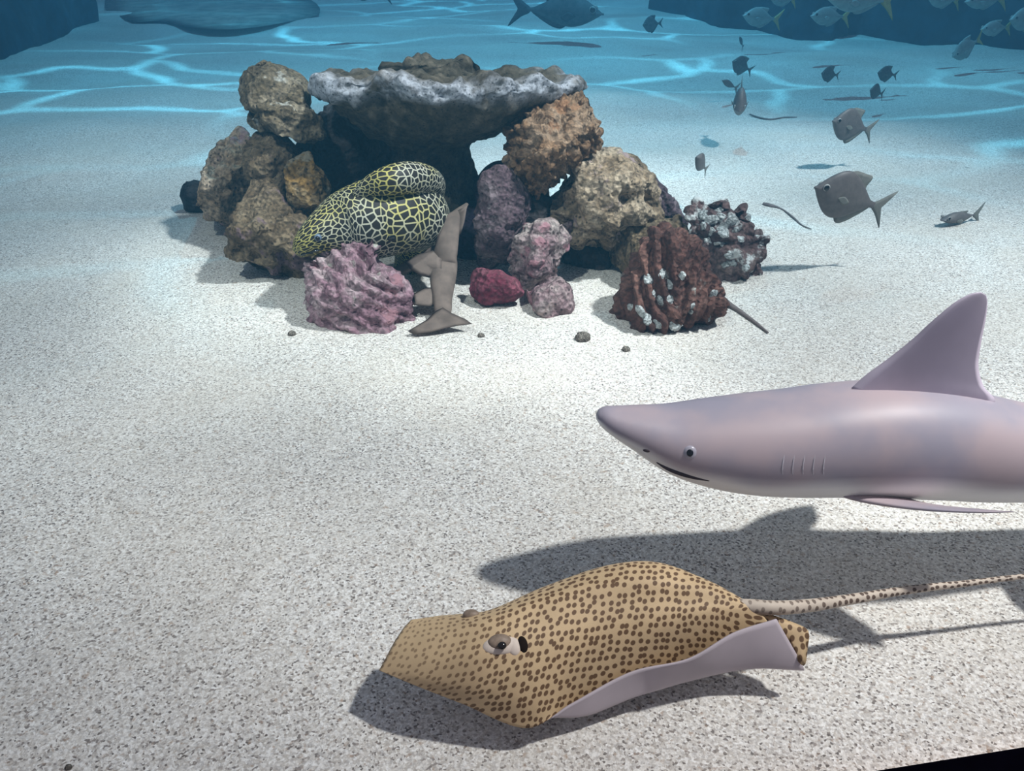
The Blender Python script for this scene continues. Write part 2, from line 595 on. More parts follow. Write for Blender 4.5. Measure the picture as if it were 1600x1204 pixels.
def rock(name, px, Y, depth, mat, label, style='lumpy', seed=1, amp=1.0, sub=6, group='rocks of the reef pile', cat='rock', blocky=0.75, lean=0.0, tilt=0.0):
    """px: star-shaped silhouette seen in the photograph, given its own distance Y, real size and thickness"""
    P = smooth_outline(px)
    W3 = np.array([PY(a, b, Y)[:] for a, b in P])
    x, z = W3[:, 0], W3[:, 2]
    cx, cz = (x.min() + x.max()) / 2, (z.min() + z.max()) / 2
    pc = np.array(px, float).mean(0); c3 = PY(pc[0], pc[1], Y); cx, cz = c3.x, c3.z
    th = np.arctan2(z - cz, x - cx); rr = np.hypot(x - cx, z - cz)
    o = np.argsort(th); th, rr = th[o], rr[o]
    th = np.concatenate([th - 2 * math.pi, th, th + 2 * math.pi]); rr = np.tile(rr, 3)
    d, fs = ico(sub)
    ang = np.arctan2(d[:, 2], d[:, 0])
    cf = np.hypot(d[:, 0], d[:, 2])
    q = blocky
    cf2 = cf ** q; dy = np.sign(d[:, 1]) * np.abs(d[:, 1]) ** q
    r = np.interp(ang, th, rr)
    rm = float(rr.mean())
    # outline detail fades towards the front so that no star pattern shows
    r = r * {'rib': 0.91, 'ledge': 0.94, 'knob': 0.97}.get(style, 1.0)
    rl = r * cf2 ** 0.6 + rm * (1 - cf2 ** 0.6)
    V = np.stack([cx + np.cos(ang) * rl * cf2, Y + dy * depth, cz + np.sin(ang) * rl * cf2], 1)
    V[:, 1] += lean * (V[:, 2] - cz)
    if style != 'plain':
        rg = np.random.RandomState(seed * 7 + 1)
        cc = np.array([cx, Y, cz])
        for _k in range(11):
            nn = rg.normal(size=3); nn[1] = -abs(nn[1]) - 0.35; nn /= np.linalg.norm(nn)
            dd = (V - cc) @ nn
            V[:, 1] += np.clip(dd - dd.max() * rg.uniform(0.55, 0.85), 0, None) * 0.9 / abs(nn[1])
    N = vnormals(V, fs)
    s = rm / 0.13
    p = V + seed * 3.7
    if style == 'lumpy':
        h = 0.034 * fbm(p * 8, 4, seed) + 0.030 * (0.35 - np.abs(fbm(p * 12, 4, seed + 1))) * 1.6 + 0.014 * fbm(p * 32, 3, seed + 3)
    elif style == 'pitted':
        f1, f2 = worley(p * 10.5, seed)
        f3, _ = worley(p * 42, seed + 5)
        h = 0.034 * fbm(p * 7, 4, seed) + 0.026 * (0.3 - np.abs(fbm(p * 11, 4, seed + 1))) * 1.6 - 0.040 * np.clip(0.34 - f1, 0, 1) / 0.34 - 0.010 * np.clip(0.45 - f3, 0, 1) / 0.45 + 0.008 * fbm(p * 36, 3, seed + 9)
    elif style == 'ledge':
        w = (p[:, 2] * 1.0 + 0.45 * p[:, 0]) * 30 + 1.2 * fbm(p * 7, 3, seed)
        tri = np.abs((w / 1.0) % 1.0 - 0.5) * 2
        h = 0.018 * (tri ** 0.7 - 0.5) + 0.024 * fbm(p * 9, 4, seed + 2) + 0.018 * fbm(p * 34, 3, seed + 4)
    elif style == 'cauli':
        f1, f2 = worley(p * 30 + 0.6 * np.stack([fbm(p * 20, 2, 1), fbm(p * 20, 2, 2), fbm(p * 20, 2, 3)], 1), seed)
        h = 0.026 * fbm(p * 8, 3, seed) + 0.022 * (np.clip((f2 - f1) / 0.45, 0, 1) - 0.5) + 0.008 * fbm(p * 50, 2, seed + 5)
    elif style == 'rib':
        a = (p[:, 0] - cx - seed * 3.7) - 0.35 * (p[:, 2] - cz - seed * 3.7) * np.sign(p[:, 0] - cx - seed * 3.7)
        w = a * 27 + 1.3 * fbm(p * np.array([9, 9, 5]), 3, seed)
        tri = np.abs(w % 1.0 - 0.5) * 2
        h = 0.026 * (tri - 0.5) + 0.020 * fbm(p * 9, 4, seed + 2) + 0.007 * fbm(p * 40, 3, seed + 4)
    elif style == 'knob':
        f1, f2 = worley(p * 21, seed)
        h = 0.026 * (0.5 - f1) * 2 + 0.030 * fbm(p * 8, 4, seed) + 0.012 * fbm(p * 45, 3, seed + 4)
    else:
        h = 0.02 * fbm(p * 9, 4, seed)
    V = V + N * (h * amp * min(1.25, max(0.45, s)))[:, None]
    base = (cx, Y, float(max(V[:, 2].min(), 0)))
    ob = mesh(name, V, fs, mat, loc=base)
    return tag(ob, label, cat, group)


TAN = rock_mat('tan_rock', (0.10, 0.07, 0.04), (0.38, 0.28, 0.18), (0.62, 0.50, 0.36), patch=(0.36, 0.27, 0.26), patch_amt=0.6, seed=1.2, scale=8)
TAN2 = rock_mat('tan_rock_pale', (0.17, 0.105, 0.06), (0.40, 0.28, 0.18), (0.58, 0.46, 0.35), patch=(0.33, 0.22, 0.22), patch_amt=0.56, patch2=(0.33, 0.17, 0.07), patch2_amt=0.64, seed=3.4, scale=6)
OLIVE = rock_mat('olive_rock', (0.05, 0.04, 0.028), (0.18, 0.14, 0.085), (0.42, 0.35, 0.25), patch=(0.46, 0.45, 0.40), patch_amt=0.62, seed=5.1, scale=8)
BROWN = rock_mat('brown_rock', (0.05, 0.036, 0.025), (0.19, 0.135, 0.08), (0.40, 0.31, 0.20), patch=(0.22, 0.15, 0.16), patch_amt=0.58, seed=6.6, scale=7)
ORANGE = rock_mat('orange_rock', (0.13, 0.08, 0.03), (0.32, 0.19, 0.06), (0.50, 0.40, 0.26), patch=(0.28, 0.24, 0.17), patch_amt=0.57, seed=7.3, scale=7)
PINK = rock_mat('pink_rock', (0.12, 0.06, 0.075), (0.36, 0.21, 0.25), (0.58, 0.46, 0.46), patch=(0.50, 0.48, 0.42), patch_amt=0.60, patch2=(0.36, 0.19, 0.21), patch2_amt=0.57, seed=8.8, scale=9, pits=False)
PURPLE = rock_mat('purple_rock', (0.05, 0.035, 0.045), (0.15, 0.10, 0.115), (0.34, 0.27, 0.28), patch=(0.42, 0.40, 0.38), patch_amt=0.64, seed=9.4, scale=9)
PINKGREY = rock_mat('pink_grey_rock', (0.11, 0.07, 0.07), (0.32, 0.21, 0.22), (0.52, 0.44, 0.40), patch=(0.36, 0.19, 0.21), patch_amt=0.55, patch2=(0.5, 0.46, 0.40), patch2_amt=0.63, seed=4.2, scale=9)
CRIMSON = rock_mat('crimson_crust', (0.05, 0.012, 0.018), (0.19, 0.04, 0.065), (0.33, 0.12, 0.15), patch=(0.62, 0.42, 0.42), patch_amt=0.62, seed=2.7, scale=14, pits=False)
CAULI = rock_mat('brown_frilly_rock', (0.07, 0.035, 0.02), (0.30, 0.18, 0.10), (0.52, 0.37, 0.25), patch=(0.36, 0.20, 0.11), patch_amt=0.60, seed=11.0, scale=10, pits=False)
MAROON = rock_mat('maroon_rock', (0.03, 0.015, 0.013), (0.12, 0.056, 0.045), (0.25, 0.13, 0.10), patch=(0.44, 0.42, 0.38), patch_amt=0.61, seed=12.6, scale=8, pits=False)
MAROON2 = rock_mat('maroon_white_rock', (0.05, 0.03, 0.03), (0.15, 0.09, 0.085), (0.30, 0.22, 0.20), patch=(0.62, 0.64, 0.62), patch_amt=0.56, seed=13.1, scale=9, pits=False)
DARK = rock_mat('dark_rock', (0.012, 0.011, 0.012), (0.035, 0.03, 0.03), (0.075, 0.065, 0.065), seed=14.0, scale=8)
SHADEDP = rock_mat('shaded_violet_rock', (0.02, 0.015, 0.03), (0.05, 0.04, 0.075), (0.10, 0.085, 0.13), seed=15.0, scale=8)  # shade of the hollow and back rocks put into the colour

rock('boulder', [(371, 150), (373, 125), (386, 110), (400, 103), (422, 105), (450, 120), (473, 130), (482, 155), (478, 182), (430, 182), (385, 168)], 2.70, 0.13, OLIVE,
     'grey olive boulder at the very top of the pile, beside the table coral', 'lumpy', 4, 0.75)
rock('boulder', [(373, 190), (377, 169), (395, 159), (420, 163), (450, 163), (480, 176), (500, 193), (504, 212), (482, 222), (440, 212), (400, 209), (380, 204)], 2.62, 0.12, OLIVE,
     'knobbly olive boulder with chalky spots just below the topmost boulder', 'knob', 8, 0.9)
rock('boulder', [(284, 352), (294, 330), (312, 316), (318, 290), (325, 260), (328, 238), (345, 225), (370, 210), (392, 225), (400, 260), (400, 300), (400, 345), (385, 372), (345, 374), (305, 364)], 2.76, 0.16, TAN2,
     'tall tan and pink boulder at the outer edge nearest the dark cast shadow', 'pitted', 5, 0.9)
rock('boulder', [(378, 235), (385, 222), (410, 217), (440, 225), (458, 240), (462, 270), (455, 300), (445, 318), (420, 296), (395, 276)], 2.60, 0.11, BROWN,
     'brown grey boulder wedged beneath the two topmost olive boulders', 'lumpy', 12, 0.9)
rock('boulder', [(446, 262), (456, 253), (474, 251), (491, 264), (505, 285), (514, 305), (500, 332), (482, 356), (462, 338), (452, 305)], 2.50, 0.09, ORANGE,
     'orange brown stone touching the back of the spotted moray', 'lumpy', 15, 0.8)
rock('boulder', [(370, 345), (374, 310), (385, 291), (405, 285), (425, 298), (440, 328), (470, 350), (482, 390), (484, 440), (450, 450), (410, 438), (380, 420), (364, 395), (370, 370)], 2.40, 0.14, BROWN,
     'brown craggy boulder in front of the tall tan one, near the moray snout', 'pitted', 18, 1.05)
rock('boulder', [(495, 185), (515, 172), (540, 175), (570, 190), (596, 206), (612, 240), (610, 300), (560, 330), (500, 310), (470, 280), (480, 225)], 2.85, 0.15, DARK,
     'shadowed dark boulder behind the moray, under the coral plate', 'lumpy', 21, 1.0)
rock('boulder', [(742, 300), (752, 272), (770, 258), (790, 256), (812, 268), (818, 310), (800, 345), (765, 340)], 2.66, 0.12, SHADEDP,
     'smooth boulder painted in dark violet shade peeking out between coral stalk and frilly rock', 'plain', 24, 0.8)
rock('boulder', [(706, 345), (722, 318), (745, 312), (765, 330), (770, 390), (765, 440), (735, 450), (712, 430), (706, 390)], 2.66, 0.10, SHADEDP,
     'stone painted in dark violet shade in the hollow behind the brown sleeping shark', 'plain', 27, 0.8)
rock('boulder', [(750, 300), (757, 279), (775, 271), (800, 280), (818, 315), (814, 360), (808, 398), (795, 420), (762, 424), (751, 408), (757, 370), (752, 330)], 2.42, 0.09, PURPLE,
     'upright purple boulder standing below the frilly brown rock', 'lumpy', 30, 0.85)
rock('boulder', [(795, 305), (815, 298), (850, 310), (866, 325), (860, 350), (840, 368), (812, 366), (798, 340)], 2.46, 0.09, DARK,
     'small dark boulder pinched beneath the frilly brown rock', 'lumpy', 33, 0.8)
rock('boulder', [(797, 405), (806, 378), (822, 358), (845, 350), (872, 355), (892, 372), (886, 392), (872, 410), (872, 438), (852, 458), (820, 456), (800, 432)], 2.33, 0.09, PINKGREY,
     'pink and chalky grey lumpy boulder above the low pink stone', 'knob', 36, 0.9)
rock('boulder', [(733, 448), (745, 434), (770, 431), (796, 435), (812, 447), (822, 462), (800, 470), (765, 470), (738, 466)], 2.20, 0.07, CRIMSON,
     'small crimson crusted flat stone beside the tail of the sleeping shark', 'knob', 39, 0.7, sub=4)
rock('boulder', [(818, 480), (826, 462), (845, 446), (870, 437), (890, 445), (899, 468), (898, 490), (880, 502), (850, 502), (828, 496)], 2.17, 0.08, PINKGREY,
     'low rounded pink stone lying on open sand at the front', 'knob', 42, 0.7)
rock('boulder', [(793, 232), (798, 207), (818, 180), (842, 156), (870, 152), (905, 157), (923, 166), (926, 188), (938, 215), (930, 236), (906, 252), (890, 277), (868, 300), (850, 317), (825, 302), (805, 286), (796, 257)], 2.45, 0.13, CAULI,
     'frilly brown rock leaning against the coral plate, full of curled ridges', 'cauli', 45, 1.0, sub=6)
rock('boulder', [(858, 338), (868, 312), (888, 287), (908, 257), (938, 248), (965, 252), (985, 262), (1004, 256), (1014, 280), (1024, 310), (1032, 340), (1030, 362), (1002, 386), (960, 392), (905, 392), (888, 372), (873, 362)], 2.47, 0.15, TAN,
     'large pitted tan boulder, widest of the pile', 'pitted', 49, 0.95, sub=6)
rock('boulder', [(1000, 300), (1012, 278), (1035, 294), (1046, 320), (1066, 340), (1072, 366), (1060, 392), (1025, 390), (1000, 360)], 2.64, 0.11, PURPLE,
     'dark purple boulder half hidden behind the large pitted tan boulder', 'lumpy', 51, 0.9)
rock('boulder', [(960, 380), (990, 360), (1030, 350), (1065, 352), (1078, 372), (1085, 400), (1070, 440), (1010, 440), (965, 420)], 2.40, 0.10, BROWN,
     'brown stone squeezed between the pitted tan boulder and the maroon wedge', 'pitted', 54, 0.9)
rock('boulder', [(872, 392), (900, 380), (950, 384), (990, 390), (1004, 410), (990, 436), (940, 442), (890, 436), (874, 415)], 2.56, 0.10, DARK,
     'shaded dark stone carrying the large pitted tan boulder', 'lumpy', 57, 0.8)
rock('boulder', [(1076, 350), (1084, 326), (1108, 324), (1133, 321), (1150, 330), (1171, 330), (1179, 363), (1197, 370), (1199, 394), (1186, 408), (1188, 440), (1166, 457), (1125, 450), (1100, 418), (1084, 388)], 2.44, 0.12, MAROON2,
     'dark maroon rock with white knobs standing apart at the end', 'knob', 60, 1.1, sub=6)
rock('boulder', [(952, 510), (961, 468), (983, 430), (1000, 394), (1020, 370), (1040, 361), (1062, 368), (1084, 380), (1107, 400), (1122, 430), (1136, 465), (1146, 505), (1146, 545), (1110, 556), (1068, 552), (1030, 546), (990, 542), (958, 536)], 2.09, 0.14, MAROON,
     'maroon wedge shaped rock with ribs and pale growths, frontmost of the pile', 'rib', 63, 0.85, sub=6, lean=0.25)
rock('boulder', [(468, 462), (472, 432), (488, 408), (505, 396), (520, 384), (533, 358), (552, 352), (573, 362), (582, 394), (585, 418), (606, 429), (630, 444), (650, 465), (652, 490), (648, 525), (615, 540), (560, 536), (510, 528), (478, 526), (464, 500)], 2.11, 0.11, PINK,
     'pink layered rock in front of the moray head', 'ledge', 66, 0.95, sub=6, lean=0.15)

rock('boulder', [(276, 306), (284, 290), (304, 287), (325, 290), (332, 310), (322, 330), (298, 332), (280, 322)], 3.02, 0.07, DARK,  # lump added to stand in for a dark patch on the sand
     'small black lump standing in for the dark patch behind the foot of the tall tan boulder', 'lumpy', 71, 0.9, sub=4)

# pale knobs growing on the two maroon rocks are parts of them
M_KNOB = rock_mat('chalk_growth', (0.30, 0.32, 0.31), (0.55, 0.58, 0.57), (0.74, 0.76, 0.74), seed=1.9, scale=20, pits=False, fine=120)
dg = None
def bvh_of(o):
    me = o.data
    loc = root_loc(o)
    return BVHTree.FromPolygons([tuple(v.co + loc) for v in me.vertices], [tuple(p.vertices) for p in me.polygons])
def hit(bvh, px, py):
    r = ray(px, py).normalized()
    p, n = bvh.ray_cast(EYE, r)[:2]
    if n is not None and n.dot(r) > 0: n = -n
    return p, n
def growths(rock_obj, spots):
    t = bvh_of(rock_obj)
    for k, (px, py, r) in enumerate(spots):
        p, n = hit(t, px, py)
        if p is None: continue
        rr = r * mpp(p)
        d, fs = ico(3)
        V = d * np.array([rr * 1.15, rr, rr]) * (1 + 0.5 * fbm(d * 1.5 + k * 5.1, 2, k))[:, None]
        V[:, 1] *= 0.5
        V = V @ np.array(Vector(n).to_track_quat('Y', 'Z').to_matrix()).T
        mesh('growth', V + np.array(p - n * rr * 0.12), fs, M_KNOB, rock_obj)
byl = {o['label']: o for o in bpy.data.objects if 'label' in o}
growths(byl['maroon wedge shaped rock with ribs and pale growths, frontmost of the pile'],
        [(1015, 436, 10), (1036, 427, 8), (1047, 444, 9), (1030, 470, 10), (1046, 467, 7), (1066, 430, 6), (1083, 476, 6), (1114, 459, 7), (1000, 487, 9), (1012, 498, 9), (1028, 505, 8), (1055, 508, 9), (1070, 517, 8), (1120, 518, 9), (1117, 500, 6), (1108, 498, 5), (985, 480, 6), (1078, 486, 5), (1022, 458, 6)])
growths(byl['dark maroon rock with white knobs standing apart at the end'],
        [(1100, 335, 9), (1112, 343, 9), (1125, 340, 8), (1131, 362, 11), (1110, 362, 7), (1145, 345, 8), (1107, 374, 7), (1120, 381, 7), (1129, 380, 5), (1140, 398, 6), (1143, 411, 7), (1133, 413, 6), (1166, 418, 5), (1157, 372, 6), (1168, 340, 7), (1150, 360, 6), (1098, 352, 6), (1120, 328, 7)])

# ------------------------------------------------------------------ table coral
def coral():
    m, nt, b, L = newmat('table_coral')
    v = coords(nt, 4.0)
    n1 = noise(nt, v, 22, 8, 0.7)
    r = ramp(nt, [(0.35, (0.035, 0.03, 0.022)), (0.55, (0.11, 0.095, 0.07)), (0.75, (0.24, 0.20, 0.15))])
    L(n1, r.inputs[0])
    # pale living rim (stored per vertex: 1 on the growing edge)
    at = node(nt, 'ShaderNodeAttribute', attribute_name='rim')
    n2 = noise(nt, v, 9, 5, 0.6)
    add = node(nt, 'ShaderNodeMath', operation='MULTIPLY'); L(at.outputs['Fac'], add.inputs[0]); L(step(nt, n2, 0.34, 0.56), add.inputs[1])
    n4 = noise(nt, v, 70, 4, 0.6)
    white = mixc(nt, step(nt, n4, 0.3, 0.62), (0.20, 0.21, 0.23), (0.52, 0.55, 0.60))
    c = mixc(nt, add.outputs[0], r.outputs[0], white)
    w = voro(nt, v, 75)
    c = mixc(nt, step(nt, w, 0.1, 0.28, 0.7, 0.0), c, (0.02, 0.018, 0.016))
    L(c, b.inputs['Base Color']); b.inputs['Roughness'].default_value = 0.95; b.inputs['Specular IOR Level'].default_value = 0.1
    bp = node(nt, 'ShaderNodeBump', Strength=0.7, Distance=0.012)
    L(noise(nt, v, 55, 7, 0.7), bp.inputs['Height']); L(bp.outputs[0], b.inputs['Normal'])
    Y0 = 2.62
    c0 = PY(675, 300, Y0)
    zt = 0.548
    mp = mpp(PY(690, 150, Y0))
    root = thing('table_coral', (c0.x, Y0, 0.0), 'broad table coral plate with pale lumpy rim on a dark stalk', 'coral')
    NT, prof = 220, []
    # (radius fraction of rim, height below/above plate level in metres, rim weight)
    stalk = [(-1.00, 0.20), (-0.75, 0.165), (-0.55, 0.14), (-0.42, 0.128)]
    V, rim = [], []
    rows = []
    H = zt
    # profile control: (mode, value...)   stalk radius metres then plate fraction
    ctl = [(0.155, 0.0, 0.0, 0), (0.145, 0.0, 0.25, 0), (0.125, 0.0, 0.48, 0), (0.12, 0.02, 0.60, 0), (0.13, 0.22, 0.70, 0), (0.10, 0.45, 0.765, 0), (0.05, 0.72, 0.835, 0.0), (0.0, 0.93, 0.885, 0.1),
           (0.0, 1.0, 0.925, 1.0), (0.0, 1.01, 0.965, 1.0), (0.0, 0.985, 1.0, 0.9), (0.0, 0.90, 1.015, 0.25), (0.0, 0.75, 1.0, 0.0), (0.0, 0.5, 0.985, 0), (0.0, 0.25, 0.98, 0), (0.0, 0.02, 0.98, 0)]
    C = catmull(ctl, 7)
    th = np.arange(NT) / NT * 2 * math.pi
    # plate rim radius by direction: long left-right, shallower in depth
    lobes = 1 + 0.05 * np.sin(3 * th + 0.6) + 0.045 * np.sin(7 * th + 1.2) + 0.05 * fbm(np.stack([np.cos(th) * 3, np.sin(th) * 3, th * 0], 1), 3, 4)
    RX, RY = 0.405, 0.25
    R = lobes / np.sqrt((np.cos(th) / RX) ** 2 + (np.sin(th) / RY) ** 2)
    cxp = PY(690, 150, Y0).x
    for a, fpl, hh, rw in C:
        k = min(1, max(0, fpl)) ** 0.8
        cx_ = c0.x * (1 - k) + cxp * k
        rad = a * (1 - fpl * 0.0) + R * fpl
        for j in range(NT):
            V.append((cx_ + math.cos(th[j]) * rad[j], Y0 + 0.12 * (1 - k) + math.sin(th[j]) * rad[j], H * hh))
            rim.append(max(0, rw))
    V = np.array(V); rim = np.array(rim)
    fs = grid_faces(len(C), NT, True, flip=True)
    fs = [t for f in fs for t in ((f[0], f[1], f[2]), (f[0], f[2], f[3]))]
    N = vnormals(V, fs)
    plate_w = np.clip((V[:, 2] / H - 0.78) / 0.1, 0, 1)
    f1, f2 = worley(V * 14, 3)
    h = 0.022 * fbm(V * 9, 4, 8) + plate_w * (0.045 * (0.5 - f1)) + 0.012 * fbm(V * 34, 3, 12)
    V = V + N * h[:, None]
    V[:, 2] += plate_w * (0.03 * fbm(V * 5, 3, 15) - 0.15 * (V[:, 1] - Y0))
    o = mesh('coral_plate', V, fs, m, root)
    at = o.data.attributes.new('rim', 'FLOAT', 'POINT')
    at.data.foreach_set('value', rim.astype(np.float32))
    # upper tier: a second smaller crust growing on the plate
    P = [(594, 118), (602, 103), (625, 101), (645, 94), (668, 93), (690, 98), (712, 94), (735, 94), (748, 106), (751, 128), (744, 148), (715, 150), (670, 146), (630, 148), (602, 142)]
    t = rock('coral_tier', P, 2.74, 0.11, m, None, 'knob', 70, 0.75, sub=5, group=None, cat=None)
    at = t.data.attributes.new('rim', 'FLOAT', 'POINT')
    d, _ = ico(5)
    loc = t.location.copy()
    co = np.array([v.co[:] for v in t.data.vertices])
    rv = np.clip((0.02 + 0.05 - co[:, 2] + co[:, 2].min()) / 0.05, 0, 1) * (d[:, 1] < 0.2)
    at.data.foreach_set('value', rv.astype(np.float32))
    t.parent = root
    t.location = loc - root.location
    for k in ('label', 'category', 'group'):
        if k in t: del t[k]
    return root
coral()

# ------------------------------------------------------------------ pebbles
M_PEB = rock_mat('pebble_stone', (0.12, 0.10, 0.08), (0.27, 0.23, 0.19), (0.42, 0.38, 0.32), seed=3.0, scale=30, fine=200)
def pebble(px, py, r, label, seed):
    p = PZ(px, py, 0)
    z = float(sand_z(p.x, p.y))
    rr = r * mpp(p)
    d, fs = ico(3)
    V = d * np.array([rr * 1.1, rr, rr * 0.85]) * (1 + 0.3 * fbm(d * 1.7 + seed, 3, seed))[:, None]
    V = V + np.array([p.x, p.y, z + rr * 0.35])
    tag(mesh('pebble', V, fs, M_PEB, loc=(p.x, p.y, z)), label, 'pebble', 'pebbles on the open sand')
pebble(911, 531, 11, 'grey brown pebble, largest one lying loose before the maroon wedge rock', 2)
pebble(978, 548, 6, 'small dark pebble just in front of the larger loose pebble', 5)
pebble(752, 526, 5, 'tiny pebble on the sand in front of the sleeping shark tail', 8)
pebble(457, 524, 6, 'small pebble on the sand beside the pink layered rock', 11)
pebble(107, 1198, 5, 'dark pebble alone at the bottom edge of the picture', 14)

# ================================================================== honeycomb moray
def moray():
    m, nt, b, L = newmat('moray_skin')
    tc = nt.nodes.new('ShaderNodeTexCoord')
    v = tc.outputs['UV']
    nz = node(nt, 'ShaderNodeTexNoise', Scale=30.0, Detail=2.0); L(v, nz.inputs['Vector'])
    mv = nt.nodes.new('ShaderNodeMix'); mv.data_type = 'VECTOR'; mv.inputs['Factor'].default_value = 0.004
    L(v, mv.inputs[4]); L(nz.outputs['Color'], mv.inputs[5])
    vn = node(nt, 'ShaderNodeTexVoronoi', Scale=72.0, feature='DISTANCE_TO_EDGE', voronoi_dimensions='2D')
    L(mv.outputs[1], vn.inputs['Vector'])
    line = step(nt, vn.outputs['Distance'], 0.06, 0.14, 1.0, 0.0)
    n = noise(nt, coords(nt, 2), 6, 3, 0.5)
    lc = mixc(nt, step(nt, n, 0.4, 0.62), (0.46, 0.46, 0.36), (0.46, 0.42, 0.13))
    cell = mixc(nt, noise(nt, v, 200, 2), (0.006, 0.006, 0.008), (0.03, 0.026, 0.02))
    L(mixc(nt, line, cell, lc), b.inputs['Base Color'])
    b.inputs['Roughness'].default_value = 0.55
    b.inputs['Specular IOR Level'].default_value = 0.3
    px = [(465, 393, 2.13, 11), (480, 380, 2.13, 23), (502, 366, 2.15, 34), (535, 354, 2.19, 52), (575, 344, 2.22, 61), (612, 337, 2.26, 62), (642, 335, 2.33, 59), (656, 350, 2.41, 48), (652, 388, 2.44, 38), (638, 420, 2.45, 26), (615, 440, 2.45, 12)]
    P = [PY(a, b_, Y + 0.05) for a, b_, Y, r in px]
    R = [r * mpp(p) for p, (_, _, _, r) in zip(P, px)]
    root = thing('moray_eel', (P[4].x, P[4].y, 0.0), 'thick honeycomb patterned black and yellow moray eel among the rocks', 'eel')
    def shape(s, a):
        return 1.0 + 0.05 * math.sin(3 * a + 9 * s) * s
    body = tube('body', P, R, m, root, n=12, seg=56, fn=shape)
    fp = [(555, 306, 2.16, 8), (580, 291, 2.165, 17), (608, 282, 2.17, 23), (635, 278, 2.21, 25), (660, 279, 2.27, 23), (676, 288, 2.34, 20), (680, 306, 2.39, 14)]
    FP = [PY(a, b_, Y + 0.06) for a, b_, Y, r in fp]
    tube('dorsal_fin', FP, [r * mpp(p) for p, (_, _, _, r) in zip(FP, fp)], m, root, n=10, seg=32)
    t = bvh_of(body)
    me_ = plain_mat('moray_eye', (0.16, 0.22, 0.30), 0.15, 0.2, 60, 0.6)
    mk = plain_mat('moray_pupil', (0.004, 0.004, 0.005), 0.1, 0.1, 60, 0.6)
    p, n_ = hit(t, 497, 371)
    e = ball('eye', p, 6.0 * mpp(p), me_, root)
    ball('pupil', p + n_ * 3.2 * mpp(p) + Vector((0, -0.004, 0)), 3.6 * mpp(p), mk, e)
    p, n_ = hit(t, 612, 372)
    if p: ball('gill_opening', p, 7 * mpp(p), mk, root, (1, 0.4, 0.8), axis=n_)
    # mouth line
    ms = [hit(t, a, b_) for a, b_ in ((470, 398), (480, 395), (492, 392), (505, 388))]
    ms = [q + k * 0.001 for q, k in ms if q is not None]
    if len(ms) > 2: tube('mouth', ms, [0.002, 0.003, 0.003, 0.002][:len(ms)], mk, root, n=4, seg=8)
moray()

# ================================================================== brown shark resting in the hollow
def sleeper():
    m = plain_mat('brown_shark_skin', (0.20, 0.155, 0.13), 0.8, 0.2, 18, 0.15)
    px = [(730, 318, 2.40, 3), (716, 334, 2.37, 11), (704, 350, 2.34, 16), (697, 389, 2.29, 19), (694, 415, 2.27, 21), (692, 440, 2.21, 20), (692, 465, 2.14, 15), (692, 488, 2.075, 13), (688, 504, 2.03, 7)]
    P = [PY(a, b_, Y) for a, b_, Y, r in px]
    root = thing('resting_shark', (P[4].x, P[4].y, 0.0), 'plain brown shark sleeping in the hollow, tail pointing out onto the sand', 'shark')
    tube('body', P, [r * mpp(p) for p, (_, _, _, r) in zip(P, px)], m, root, n=8, seg=24, flat=0.62)
    def pl(name, pts, Y, th=0.010): return plate(name, [PY(a, b_, yy) for (a, b_), yy in zip(pts, Y if isinstance(Y, (list, tuple)) else [Y] * len(pts))], m, root, th, True)
    pl('pelvic_fin', [(690, 388), (676, 391), (654, 397), (631, 408), (640, 420), (655, 430), (671, 434), (682, 428), (690, 420)], [2.29, 2.29, 2.28, 2.27, 2.25, 2.23, 2.22, 2.23, 2.23], 0.005)
    pl('pelvic_fin', [(694, 380), (676, 384), (645, 402), (612, 420), (618, 434), (636, 428), (670, 412), (692, 404)], [2.30, 2.31, 2.32, 2.32, 2.30, 2.30, 2.28, 2.28], 0.005)
    pl('dorsal_fin', [(688, 447), (662, 450), (643, 460), (647, 477), (670, 479), (688, 474)], [2.19, 2.18, 2.15, 2.11, 2.11, 2.13], 0.006)
    pl('dorsal_fin', [(712, 330), (730, 321), (726, 345), (720, 366), (706, 366)], [2.37, 2.35, 2.33, 2.32, 2.33], 0.008)
    pl('tail_fin', [(692, 480), (680, 486), (667, 499), (652, 508), (637, 517), (648, 523), (672, 520), (695, 513), (714, 509), (738, 506), (727, 498), (708, 490)], [2.07, 2.06, 2.03, 2.01, 1.995, 1.985, 1.99, 2.0, 2.01, 2.015, 2.03, 2.05], 0.006)
sleeper()

